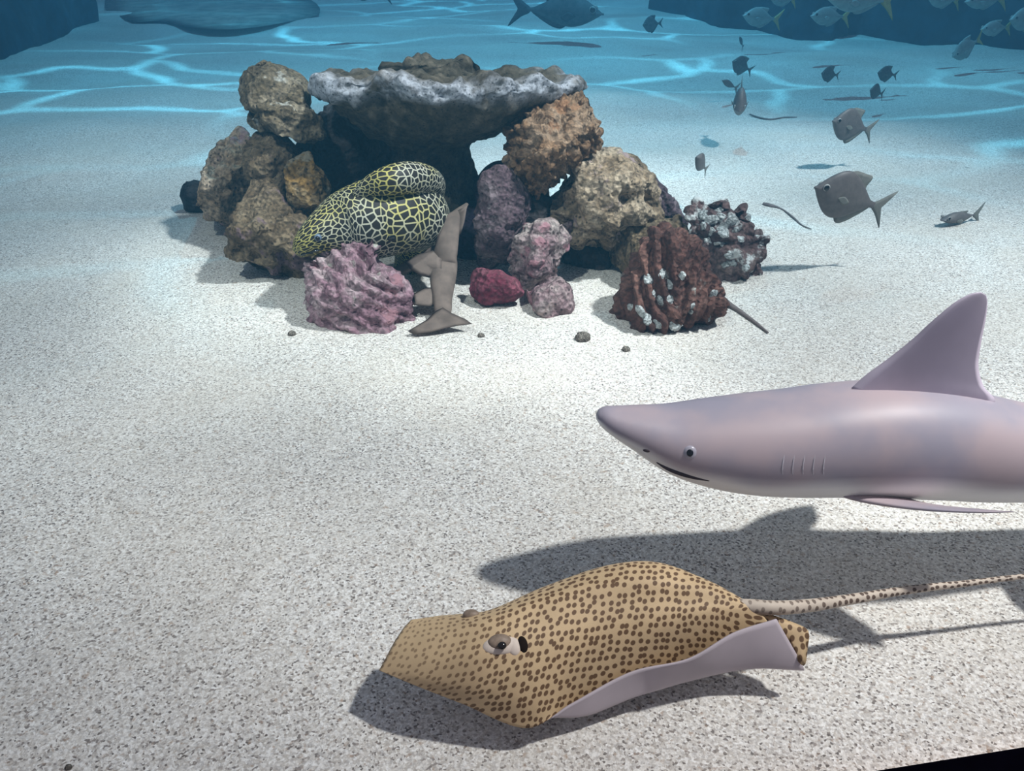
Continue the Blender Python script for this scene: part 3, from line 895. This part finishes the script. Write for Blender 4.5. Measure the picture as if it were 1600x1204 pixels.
# ================================================================== grey reef shark
def shark():
    m, nt, b, L = newmat('grey_shark_skin')
    at = node(nt, 'ShaderNodeAttribute', attribute_name='belly')
    v = coords(nt, 3.0)
    n = noise(nt, v, 7, 4, 0.5)
    top = mixc(nt, step(nt, n, 0.35, 0.65), (0.34, 0.31, 0.36), (0.47, 0.375, 0.385))  # pinkish tone is a reflected sheen mixed into the skin colour
    c = mixc(nt, at.outputs['Fac'], top, (0.86, 0.83, 0.80))  # naturally pale belly, lightened further to stand in for bounce off the sand
    L(c, b.inputs['Base Color'])
    b.inputs['Roughness'].default_value = 0.45
    b.inputs['Specular IOR Level'].default_value = 0.35
    # (px x, centre row, Y, half-width m, half-height m)
    st = [(934, 648, 1.085, 0.011, 0.008), (944, 651, 1.085, 0.021, 0.0155), (965, 659, 1.085, 0.033, 0.023), (1000, 670, 1.086, 0.048, 0.0345), (1050, 685, 1.088, 0.068, 0.0525), (1100, 692, 1.09, 0.080, 0.066),
          (1160, 695, 1.092, 0.088, 0.077), (1230, 694, 1.095, 0.092, 0.085), (1300, 690, 1.10, 0.094, 0.092), (1380, 689, 1.105, 0.094, 0.097), (1460, 694, 1.11, 0.091, 0.096), (1540, 704, 1.115, 0.086, 0.089),
          (1620, 712, 1.125, 0.078, 0.080), (1720, 718, 1.14, 0.066, 0.067), (1830, 722, 1.17, 0.052, 0.053), (1940, 722, 1.21, 0.038, 0.039), (2040, 720, 1.26, 0.026, 0.028), (2120, 716, 1.31, 0.018, 0.022), (2170, 710, 1.34, 0.012, 0.018)]
    C = catmull([list(PY(a, r, Y)) + [w, h] for a, r, Y, w, h in st], 8)
    P = C[:, :3]
    T = np.gradient(P, axis=0); T /= np.linalg.norm(T, axis=1)[:, None]
    seg = 48
    root = thing('reef_shark', (P[60][0], P[60][1], 0.0), 'large grey shark swimming low over the sand above the spotted ray', 'shark')
    V, belly = [], []
    for i in range(len(P)):
        side = np.cross(T[i], (0, 0, 1)); side /= np.linalg.norm(side)
        if side[1] > 0: side = -side                     # side points to the viewer
        up = np.cross(side, T[i]); up *= np.sign(up[2])
        for j in range(seg):
            a = 2 * math.pi * j / seg
            ca, sa = math.cos(a), math.sin(a)
            e = 0.92
            ca = math.copysign(abs(ca) ** e, ca); sa = math.copysign(abs(sa) ** e, sa)
            flat = 0.88 if sa < 0 else 1.0
            V.append(P[i] + side * C[i, 3] * ca + up * C[i, 4] * sa * flat)
            x = (-sa + 0.03 + 0.05 * math.sin(i * 0.35)) / 0.40
            x = min(1, max(0, x)); belly.append(x * x * (3 - 2 * x))
    fs = grid_faces(len(P), seg, True)
    n0 = len(V); V.append(P[0] - T[0] * 0.003); V.append(P[-1]); belly += [0.4, 0]
    for j in range(seg):
        fs.append((n0, (j + 1) % seg, j)); q = (len(P) - 1) * seg
        fs.append((n0 + 1, q + j, q + (j + 1) % seg))
    body = mesh('body', V, fs, m, root)
    a_ = body.data.attributes.new('belly', 'FLOAT', 'POINT'); a_.data.foreach_set('value', np.array(belly, np.float32))
    t = bvh_of(body)
    D = lambda a, r, Y=1.108: PY(a, r, Y)
    m_fin = plain_mat('lit_shark_fin_skin', (0.60, 0.52, 0.60), 0.5, 0.06, 10, 0.3)  # paler than the body: light on the fin is put into its colour
    fin_loft('dorsal_fin', [(D(1330, 606), D(1500, 650), 0.022), (D(1352, 586), D(1554, 629), 0.018), (D(1390, 558), D(1537, 603), 0.015), (D(1425, 530), D(1529, 572), 0.013), (D(1460, 498), D(1533, 536), 0.011),
                            (D(1492, 472), D(1540, 500), 0.009), (D(1516, 459), D(1543, 474), 0.006), (D(1532, 456), D(1541, 461), 0.003)], m_fin, root, 6, 14)
    def pect(sg):
        # near side towards the viewer, far side mirrored through the body axis
        def q(a, r, Y):
            p = PY(a, r, Y)
            if sg < 0:
                c = PY(a, 690, 1.10); p = Vector((p.x, 2 * 1.10 - p.y, p.z))
            return p
        fin_loft('pectoral_fin', [(q(1275, 756, 1.06), q(1400, 765, 1.06), 0.020), (q(1320, 776, 1.02), q(1430, 781, 1.03), 0.014), (q(1385, 789, 0.985), q(1480, 790, 1.0), 0.011), (q(1460, 797, 0.955), q(1535, 795, 0.97), 0.008), (q(1540, 800, 0.935), q(1572, 798, 0.94), 0.004), (q(1580, 799, 0.93), q(1585, 799, 0.93), 0.002)], m, root, 6, 12)
    pect(1); pect(-1)
    for k in (1, -1):
        Yb = 1.13 - 0.06 * k
        fin_loft('pelvic_fin', [(PY(1700, 765, Yb), PY(1770, 762, Yb), 0.010), (PY(1745, 780, Yb - 0.05 * k), PY(1790, 775, Yb - 0.05 * k), 0.006), (PY(1790, 786, Yb - 0.08 * k), PY(1800, 784, Yb - 0.08 * k), 0.003)], m, root)
    fin_loft('dorsal_fin', [(PY(1930, 690, 1.205), PY(2010, 700, 1.24), 0.010), (PY(1965, 668, 1.22), PY(2025, 690, 1.245), 0.007), (PY(1995, 650, 1.23), PY(2010, 660, 1.237), 0.003)], m, root)
    fin_loft('tail_fin', [(PY(2120, 705, 1.31), PY(2160, 735, 1.33), 0.016), (PY(2190, 640, 1.36), PY(2225, 690, 1.38), 0.010), (PY(2265, 560, 1.41), PY(2285, 590, 1.42), 0.006), (PY(2300, 515, 1.43), PY(2305, 522, 1.43), 0.002)], m, root)
    fin_loft('tail_fin', [(PY(2110, 712, 1.305), PY(2165, 720, 1.335), 0.014), (PY(2150, 765, 1.335), PY(2185, 770, 1.35), 0.008), (PY(2185, 800, 1.35), PY(2192, 800, 1.355), 0.002)], m, root)
    # eye
    me_ = plain_mat('shark_eye', (0.45, 0.42, 0.47), 0.25, 0.1, 80, 0.5)
    mk = plain_mat('shark_pupil', (0.006, 0.008, 0.012), 0.12, 0.1, 80, 0.6)
    p, n_ = hit(t, 1078, 707); s = mpp(p)
    e = ball('eye', p - n_ * 3 * s, 11.5 * s, me_, root, (1.0, 0.55, 1.0), axis=n_)
    ball('pupil', p + n_ * 2.0 * s, 5.4 * s, mk, e, (1.0, 0.5, 1.1), axis=n_)
    md = plain_mat('shark_mouth', (0.09, 0.065, 0.07), 0.7, 0.2, 60, 0.2)
    pts = [(1026, 722), (1042, 731), (1062, 739), (1085, 746), (1108, 751)]
    hs = [hit(t, a, b_) for a, b_ in pts]
    hs = [h for h in hs if h[0] is not None]
    tube('mouth', [h[0] - h[1] * 0.0006 for h in hs], [0.0015, 0.0035, 0.004, 0.003, 0.0012][:len(hs)], md, root, n=6, seg=8)
    mg = plain_mat('gill_slit', (0.52, 0.48, 0.51), 0.7, 0.1, 60, 0.2)
    for k in range(5):
        xg = 1222 + k * 16
        hs = [hit(t, xg + o_, y_) for o_, y_ in ((6, 700), (2, 718), (0, 735), (2, 750))]
        hs = [h for h in hs if h[0] is not None]
        if len(hs) == 4: tube('gill_slit', [h[0] - h[1] * 0.0009 for h in hs], [0.0005, 0.0016, 0.0016, 0.0005], mg, root, n=4, seg=6)
    p, n_ = hit(t, 1010, 704) if hit(t, 1010, 704)[0] else hit(t, 1005, 695)
    ball('nostril', p, 0.004, md, root, (1.4, 0.4, 0.7), sub=2, axis=n_)
shark()

# ================================================================== spotted ray
def spotted_ray():
    def skin(name, base, spot, under=False):
        m, nt, b, L = newmat(name)
        tc = nt.nodes.new('ShaderNodeTexCoord'); v = tc.outputs['UV']
        vn = node(nt, 'ShaderNodeTexVoronoi', Scale=98.0, voronoi_dimensions='2D'); vn.inputs['Randomness'].default_value = 0.55
        L(v, vn.inputs['Vector'])
        sx = nt.nodes.new('ShaderNodeSeparateXYZ'); L(v, sx.inputs[0])
        # spots are smaller and fainter on the snout
        th = step(nt, sx.outputs[0], 0.02, 0.22, 0.25, 0.34)
        lt = node(nt, 'ShaderNodeMath', operation='SUBTRACT'); L(th, lt.inputs[0]); L(vn.outputs['Distance'], lt.inputs[1])
        f = step(nt, lt.outputs[0], -0.05, 0.07)
        fade = node(nt, 'ShaderNodeMath', operation='MULTIPLY'); L(f, fade.inputs[0]); L(step(nt, sx.outputs[0], 0.0, 0.22, 0.55, 0.95), fade.inputs[1])
        n = noise(nt, v, 14, 4, 0.55)
        bc = mixc(nt, step(nt, n, 0.3, 0.7), tuple(x * 0.85 for x in base), base)
        L(mixc(nt, fade.outputs[0], bc, spot), b.inputs['Base Color'])
        b.inputs['Roughness'].default_value = 0.6; b.inputs['Specular IOR Level'].default_value = 0.25
        return m
    m_top = skin('spotted_ray_skin', (0.62, 0.44, 0.25), (0.12, 0.062, 0.03))
    m_un = plain_mat('ray_underside', (0.50, 0.43, 0.45), 0.6, 0.06, 14, 0.25)
    rows = [
        [(642, 968, .100), (631, 980, .100), (622, 993, .100), (615, 1004, .100), (606, 1021, .095), (598, 1036, .088), (592, 1047, .082)],
        [(690, 961, .105), (685, 967, .115), (684, 981, .121), (681, 997, .123), (672, 1028, .115), (660, 1055, .100), (650, 1071, .085)],
        [(770, 953, .100), (763, 953, .128), (760, 963, .142), (760, 980, .144), (752, 1022, .132), (740, 1070, .100), (722, 1099, .070)],
        [(850, 932, .060), (850, 916, .132), (850, 930, .155), (850, 953, .152), (843, 1012, .130), (830, 1088, .085), (822, 1137, .045)],
        [(945, 915, .045), (945, 884, .150), (942, 904, .168), (940, 939, .156), (930, 1000, .125), (905, 1112, .036), (893, 1098, .062)],
        [(1030, 915, .045), (1025, 878, .158), (1022, 900, .173), (1020, 935, .156), (1012, 987, .125), (1000, 1082, .036), (985, 1049, .082)],
        [(1112, 925, .060), (1106, 906, .138), (1103, 916, .152), (1100, 937, .145), (1094, 972, .125), (1090, 1056, .042), (1075, 1028, .098)],
        [(1166, 941, .105), (1162, 936, .122), (1160, 939, .130), (1160, 946, .131), (1152, 966, .118), (1170, 1042, .050), (1145, 988, .118)],
        [(1186, 945, .118), (1185, 946, .120), (1184, 948, .123), (1184, 951, .124), (1196, 966, .112), (1256, 1044, .052), (1212, 966, .125)],
    ]
    G = np.array([[PZ(a, b_, z)[:] for a, b_, z in r] for r in rows])
    G1 = np.stack([catmull(G[:, j], 12) for j in range(G.shape[1])], 1)
    G2_ = np.stack([catmull(G1[i], 11) for i in range(G1.shape[0])], 0)
    nu, nv = G2_.shape[:2]
    S = G2_.reshape(-1, 3)
    du = np.gradient(G2_, axis=0); dw = np.gradient(G2_, axis=1)
    N = np.cross(du, dw); N /= np.linalg.norm(N, axis=2)[:, :, None] + 1e-9
    if N[nu // 2, nv // 2, 2] < 0: N = -N
    # metric uv: length along the body and across it
    ul = np.zeros((nu, nv)); vl = np.zeros((nu, nv))
    mid = nv // 2
    ul[1:, :] = np.cumsum(np.linalg.norm(np.diff(G2_[:, mid], axis=0), axis=1))[:, None]
    seg = np.linalg.norm(np.diff(G2_, axis=1), axis=2)
    vl[:, 1:] = np.cumsum(seg, axis=1)
    vl -= vl[:, mid:mid + 1]
    uv = np.stack([ul, vl * 0.9 + 0.5], 2).reshape(-1, 2)
    vv = np.linspace(-1, 1, nv)[None, :]; uu = np.linspace(0, 1, nu)[:, None]
    th = 0.003 + 0.030 * np.clip(1 - np.abs(vv) ** 1.2 * 1.6, 0, 1) * np.sin(np.pi * np.clip(uu * 0.9 + 0.05, 0, 1)) ** 0.7
    Bt = G2_ - N * th[:, :, None]
    V = np.concatenate([S, Bt.reshape(-1, 3)])
    fs = grid_faces(nu, nv, False)
    fm = [0] * len(fs)
    f2 = grid_faces(nu, nv, False, off=nu * nv, flip=True)
    fs += f2; fm += [1] * len(f2)
    loop = [i * nv for i in range(nu)] + [(nu - 1) * nv + j for j in range(1, nv)] + [i * nv + nv - 1 for i in range(nu - 2, -1, -1)] + [j for j in range(nv - 2, 0, -1)]
    k = nu * nv
    for a, b_ in zip(loop, loop[1:] + loop[:1]):
        fs.append((a, b_, b_ + k, a + k)); fm.append(1)
    c = G2_[nu // 2, mid]
    root = thing('spotted_stingray', (c[0], c[1], 0.0), 'sandy brown stingray covered in dark leopard spots, gliding just above the sand', 'stingray')
    body = mesh('body', V, fs, [m_top, m_un], root, uv=np.concatenate([uv, uv]), fmat=fm)
    t = bvh_of(body)
    # tail
    m_tail = skin('ray_tail_skin', (0.60, 0.50, 0.40), (0.09, 0.055, 0.04))
    tp = [(1120, 944, .118, 9), (1168, 947, .122, 11.5), (1215, 949, .120, 11), (1270, 945, .112, 10), (1340, 934, .104, 8), (1420, 921, .10, 6.5), (1510, 911, .10, 5), (1600, 900, .10, 4), (1720, 888, .10, 3), (1850, 876, .10, 1.5)]
    TP = [PZ(a, b_, z) for a, b_, z, r in tp]
    tube('tail', TP, [r * mpp(p) for p, (_, _, _, r) in zip(TP, tp)], m_tail, root, n=8, seg=16)
    # rear pelvic fin, spotted
    pl = plate('pelvic_fin', [PZ(*q) for q in ((1180, 950, .112), (1212, 962, .108), (1240, 972, .104), (1263, 985, .100), (1262, 1012, .084), (1256, 1040, .066), (1235, 1018, .072), (1205, 985, .09))], m_top, root, 0.006)
    uvl = pl.data.uv_layers.new(name='UVMap')
    for lp in pl.data.loops:
        co = pl.data.vertices[lp.vertex_index].co
        uvl.data[lp.index].uv = (co.x + 0.4, co.y)
    # eyes
    m_pale = plain_mat('ray_eye_ring', (0.72, 0.60, 0.50), 0.6, 0.06, 60, 0.3)
    m_lid = plain_mat('ray_eyelid', (0.30, 0.22, 0.16), 0.5, 0.2, 90, 0.3)
    mk = plain_mat('ray_pupil', (0.012, 0.008, 0.006), 0.15, 0.1, 60, 0.5)
    p, n_ = hit(t, 783, 1007); s = mpp(p)
    e = ball('eye', p - n_ * 4 * s, 1.0, m_pale, root, (30 * s, 9 * s, 15 * s), axis=n_)
    ball('eyelid', p + n_ * 2 * s + Vector((-0.002, 0.004, 0)), 1.0, m_lid, e, (19 * s, 9 * s, 13 * s), axis=n_)
    ball('pupil', p + n_ * 8 * s + Vector((0.001, -0.004, 0.0)), 1.0, mk, e, (7 * s, 5 * s, 6 * s), axis=n_)
    p, n_ = hit(t, 817, 1006)
    sp = ball('spiracle', p - n_ * 1 * s, 1.0, plain_mat('ray_spiracle', (0.02, 0.013, 0.01), 0.9, 0.1, 60, 0.0), root, (8 * s, 4 * s, 13 * s), axis=n_)
    sp.data.update()
    p, n_ = hit(t, 803, 1009)
    ball('spiracle_rim', p - n_ * 4 * s, 1.0, m_pale, root, (12 * s, 8 * s, 15 * s), axis=n_)
    q, n_ = hit(t, 736, 962)
    if q: ball('eye', q + Vector((0, 0.004, -0.002)), 1.0, m_lid, root, (14 * s, 10 * s, 9 * s))
spotted_ray()

# ================================================================== fish
def fish_mats():
    M = {}
    M['grey'] = (plain_mat('grey_fish_skin', (0.135, 0.12, 0.115), 0.5, 0.12, 60, 0.4), plain_mat('grey_fish_fin', (0.20, 0.20, 0.18), 0.7, 0.1, 60, 0.2))
    M['silver'] = (plain_mat('silver_fish_skin', (0.27, 0.31, 0.30), 0.45, 0.1, 30, 0.5), plain_mat('yellow_fish_fin', (0.45, 0.38, 0.14), 0.7, 0.1, 60, 0.2))
    M['dark'] = (plain_mat('dark_fish_skin', (0.10, 0.12, 0.13), 0.6, 0.2, 30, 0.3), plain_mat('dark_fish_fin', (0.07, 0.08, 0.09), 0.7, 0.2, 30, 0.2))
    return M
FM = fish_mats()
M_EYEW = plain_mat('fish_eye_white', (0.40, 0.40, 0.38), 0.3, 0.1, 80, 0.5)
M_EYEB = plain_mat('fish_eye_black', (0.005, 0.005, 0.006), 0.2, 0.1, 80, 0.5)


def fish(name, nose, tail, label, cat='fish', group=None, style='grey', deep=0.56, width=0.16, roll=0.0, hump=0.5, forked=0.9, eye=0.036, detail=True, facing=None):
    """nose/tail: world points of the snout and of the tail fork; builds an upright fish between them"""
    nose, tail = Vector(nose), Vector(tail)
    Lg = (nose - tail).length
    fx = (nose - tail).normalized()
    up = Vector((0, 0, 1)); up = (up - fx * up.dot(fx)).normalized()
    if roll: up = Matrix.Rotation(roll, 3, fx) @ up
    sd = up.cross(fx)
    def W(x, y, z): return nose - fx * (x * Lg) + sd * (y * Lg) + up * (z * Lg)
    skin, fin = FM[style]
    ofin = fin if style != 'silver' else skin
    root = thing(name, nose - fx * (Lg * 0.45), label, cat, group)
    S = np.linspace(0, 1, 26) ** 1.25
    Hh = deep * 0.5
    def prof(s):
        a = math.sin(math.pi * min(1, max(0, s)) ** 0.88) ** 1.25 if 0 < s < 1 else 0
        return a
    seg = 20
    V = []
    bl = 0.80                                       # body share of the length
    for s in S:
        a = max(prof(s) * (1 - 0.25 * s), 0.02)
        ped = 0.12
        tz = Hh * max(a * (1.0 + 0.15 * (hump - 0.5)), ped * (s > 0.5) * 1.0, 0.03)
        bz = Hh * max(a * 0.95, ped * (s > 0.5) * 1.0, 0.03)
        wd = width * 0.5 * max(math.sin(math.pi * s ** 0.6) ** 0.8 if 0 < s < 1 else 0, 0.06)
        if s == 0: tz = bz = wd = 0.012
        for j in range(seg):
            t_ = 2 * math.pi * j / seg
            c_, s_ = math.cos(t_), math.sin(t_)
            V.append(W(s * bl, wd * c_ * (1 - 0.25 * abs(s_)), (tz if s_ > 0 else bz) * s_ + 0.01))
    fs = grid_faces(len(S), seg, True)
    n0 = len(V); V += [W(-0.004, 0, 0.01), W(bl + 0.01, 0, 0.01)]
    for j in range(seg):
        fs.append((n0, (j + 1) % seg, j)); q = (len(S) - 1) * seg
        fs.append((n0 + 1, q + j, q + (j + 1) % seg))
    mesh('body', V, fs, skin, root)
    tt = 0.012 * Lg
    k = forked
    plate('tail_fin', [W(0.77, 0, 0.035), W(0.86, 0, 0.09 * k + 0.03), W(1.0, 0, 0.26 * k), W(0.93, 0, 0.08 * k), W(0.90, 0, 0.01), W(0.93, 0, -0.07 * k), W(1.0, 0, -0.24 * k), W(0.86, 0, -0.08 * k - 0.01), W(0.77, 0, -0.02)], fin, root, tt)
    if detail:
        ez = lambda x: Hh * max(prof(x / bl) * (1 - 0.25 * x / bl), 0.12)
        plate('dorsal_fin', [W(0.30, 0, ez(0.30) * 0.8), W(0.38, 0, ez(0.38) * 1.10), W(0.52, 0, ez(0.45) * 1.22), W(0.62, 0, ez(0.45) * 1.15), W(0.60, 0, ez(0.60) * 1.05), W(0.74, 0, ez(0.74) * 1.1), W(0.70, 0, ez(0.70) * 0.6), W(0.50, 0, ez(0.5) * 0.7)], ofin, root, tt)
        plate('anal_fin', [W(0.36, 0, -ez(0.36) * 0.75), W(0.44, 0, -ez(0.44) * 1.14), W(0.56, 0, -ez(0.50) * 1.06), W(0.74, 0, -ez(0.74) * 1.1), W(0.70, 0, -ez(0.70) * 0.5), W(0.50, 0, -ez(0.5) * 0.6)], ofin, root, tt)
        for sg in (1, -1):
            plate('pectoral_fin', [W(0.27, sg * width * 0.45, -0.02), W(0.34, sg * width * 0.56, 0.02), W(0.42, sg * width * 0.6, -0.03), W(0.36, sg * width * 0.55, -0.07)], ofin, root, tt * 0.7)
        for sg in (1, -1):
            e = ball('eye', W(0.105, sg * width * 0.36, 0.05), eye * Lg, M_EYEW, root, (1, 0.45, 1), sub=2, axis=sd * sg)
            ball('pupil', W(0.102, sg * (width * 0.36 + eye * 0.30), 0.05), eye * 0.78 * Lg, M_EYEB, e, (1, 0.45, 1), sub=2, axis=sd * sg)
    return root


def at_z(px, py, z): return PZ(px, py, z)
GR = 'grey deep-bodied fish over the sand'
fish('moony_fish', PY(1272, 294, 2.42), PY(1388, 329, 2.46), 'grey disc shaped fish, largest of those over the sand, with white-ringed eye', group=GR, deep=0.62, eye=0.042)
fish('moony_fish', PY(1300, 190, 3.55), PY(1366, 206, 3.62), 'grey disc shaped fish swimming directly above the largest grey one', group=GR, deep=0.66, eye=0.04)
p = PY(1155, 175, 3.9); fish('moony_fish', p, p + Vector((0.05, 0.22, 0.085)), 'grey fish seen narrow from the front, swimming towards the viewer', group=GR, deep=0.62, width=0.26)
p = PY(1088, 246, 3.0); fish('moony_fish', p, PY(1105, 268, 3.08), 'small pale grey fish just beyond the white-knobbed maroon rock', group=GR, deep=0.6, width=0.2, detail=False)
fish('moony_fish', PY(1144, 96, 5.6), PY(1176, 112, 5.65), 'distant small fish above the one seen from the front', group=GR, deep=0.72)
fish('moony_fish', PY(1283, 115, 5.3), PY(1312, 118, 5.33), 'distant grey fish, to the side of a twin at equal height, nearer the rocks', group=GR, deep=0.78)
fish('moony_fish', PY(1371, 114, 5.3), PY(1403, 118, 5.33), 'distant grey fish right of its twin at equal height', group=GR, deep=0.7)
fish('moony_fish', PY(1360, 141, 4.8), PY(1381, 148, 4.9), 'tiny dark fish below the two distant grey twins', group=GR, deep=0.6, detail=False)
fish('moony_fish', PY(1004, 40, 6.8), PY(1036, 36, 6.84), 'lone blurred dark fish near the big fish head at the top', group=GR, style='dark', deep=0.8)
fish('slender_fish', PY(1128, 126, 5.0), PY(1154, 140, 5.1), 'thin little fish just above the one seen from the front', group='slender fish near the sand', deep=0.25, width=0.12, detail=False)
fish('slender_fish', PY(1156, 58, 6.6), PY(1161, 76, 6.7), 'tiny upright dark fish high above the deep-bodied fish', group='slender fish near the sand', style='dark', deep=0.28, width=0.14, detail=False)
fish('slender_fish', PZ(1470, 345, 0.03), PZ(1535, 334, 0.03), 'slender grey fish hugging the sand right of the largest grey fish', group='slender fish near the sand', deep=0.24, width=0.2)
# large fish at the top
fish('big_fish', PY(943, 24, 7.1), PY(794, 14, 7.3), 'big dark fish with forked tail casting a shadow at the top', style='dark', deep=0.33, width=0.18, hump=1.0, forked=0.7)
fish('big_fish', PY(528, -14, 7.4), PY(612, -12, 7.5), 'dark fish showing only its belly at the top edge', style='dark', deep=0.34, width=0.2)
SH = 'silver shoal in front of the dark wall'
def sh(n, t, Y, label, deep=0.40, **k): fish('trevally', PY(n[0], n[1], Y), PY(t[0], t[1], Y + 0.1), label, group=SH, style='silver', deep=deep * 0.92, **k)
sh((1292, 0), (1402, 4), 5.4, 'large silver fish with yellow tail at the top edge of the shoal', 0.36)
sh((1266, 26), (1330, 27), 6.3, 'silver fish swimming just below the large yellow-tailed one', 0.44)
sh((1160, 25), (1222, 32), 6.8, 'silver fish in the shoal nearest the deep-bodied grey fish', 0.48)
sh((1203, -2), (1246, 2), 6.9, 'silver fish cut by the top edge beside the rocky wall corner', 0.45)
sh((1450, -1), (1502, 2), 6.2, 'silver fish cut by the top edge, middle of three along it', 0.44)
sh((1507, 4), (1576, -1), 6.1, 'silver fish cut by the top edge, farthest along towards the corner', 0.36)
sh((1532, 47), (1582, 42), 6.0, 'silver fish low in the corner above the sand edge', 0.42)
sh((1577, 32), (1640, 28), 6.0, 'silver fish half out of the frame in the upper corner', 0.55)
sh((1488, 90), (1536, 58), 5.9, 'pale fish with yellowish tail tilted down near the sand edge', 0.62)

# ------------------------------------------------------------------ thin things lying on the sand
M_TAIL = plain_mat('brown_tail', (0.20, 0.16, 0.15), 0.7, 0.15, 40, 0.2)
def lying(name, pts, radii, label, cat, mat=M_TAIL):
    P = []
    for (a, b_), r in zip(pts, radii):
        p = PZ(a, b_, 0.0); z = float(sand_z(p.x, p.y)); P.append(Vector((p.x, p.y, z + 0.004)))
    tag(tube(name, P, [r * mpp(p) for r, p in zip(radii, P)], mat, n=8, seg=10, flat=0.8, loc=P[0]), label, cat)
lying('ray_tail', [(1125, 462), (1140, 476), (1160, 490), (1180, 505), (1200, 521)], [5, 5, 4, 3, 1.5], 'brown whip tail of a hidden ray sticking out from the maroon wedge rock', 'tail')
lying('pipefish', [(1193, 318), (1203, 321), (1222, 327), (1240, 340), (1252, 351), (1268, 358)], [3, 4, 1.8, 1.6, 1.4, 0.8], 'thin grey pipefish curving over the sand below the largest grey fish', 'fish')
lying('pipefish', [(1172, 174), (1188, 180), (1206, 183), (1226, 179), (1246, 178)], [1.2, 1.8, 1.8, 1.5, 0.8], 'thin wavy pipefish beside the fish seen from the front', 'fish')
# flat ray resting far back
def resting_ray():
    m = plain_mat('resting_ray_skin', (0.46, 0.44, 0.38), 0.8, 0.2, 6, 0.1)
    md = plain_mat('resting_ray_edge', (0.05, 0.05, 0.05), 0.8, 0.1, 6, 0.1)
    edge = [(165, -10), (165, 14), (185, 24), (210, 34), (250, 33), (290, 42), (340, 46), (385, 44), (440, 36), (500, 20), (470, -6), (360, -16), (230, -20)]
    P = [PZ(a, b_, 0.02) for a, b_ in edge]
    c = sum(P, Vector()) / len(P)
    root = thing('resting_ray', (c.x, c.y, 0), 'large flat ray lying on the sand beyond the bright ripples', 'ray')
    plate('body', P, m, root, 0.05)
resting_ray()

# ------------------------------------------------------------------ the water
def water():
    m = bpy.data.materials.new('sea_water'); m.use_nodes = True
    nt = m.node_tree; nt.nodes.clear()
    out = nt.nodes.new('ShaderNodeOutputMaterial')
    ab = node(nt, 'ShaderNodeVolumeAbsorption', Density=0.17); ab.inputs['Color'].default_value = (0.26, 0.70, 0.90, 1)
    sc = node(nt, 'ShaderNodeVolumeScatter', Density=0.044); sc.inputs['Color'].default_value = (0.18, 0.64, 1.0, 1)
    ad = nt.nodes.new('ShaderNodeAddShader')
    nt.links.new(ab.outputs[0], ad.inputs[0]); nt.links.new(sc.outputs[0], ad.inputs[1])
    nt.links.new(ad.outputs[0], out.inputs['Volume'])
    q = [wpt(-3.4, 0.001, 0), wpt(3.6, 0.001, 0)]
    pts = [(q[0].x, q[0].y), (q[1].x, q[1].y), (9.4, 3.0), (9.4, 13.1), (-7.9, 13.1), (-7.9, 2.0)]
    n = len(pts)
    V = [(x, y, -0.3) for x, y in pts] + [(x, y, 1.75) for x, y in pts]
    fs = [tuple(range(n))[::-1], tuple(range(n, 2 * n))] + [(i, (i + 1) % n, n + (i + 1) % n, n + i) for i in range(n)]
    o = mesh('water', V, fs, m, smooth=False)
    tag(o, 'clear blue green water filling the tank', 'water', kind='structure')
water()
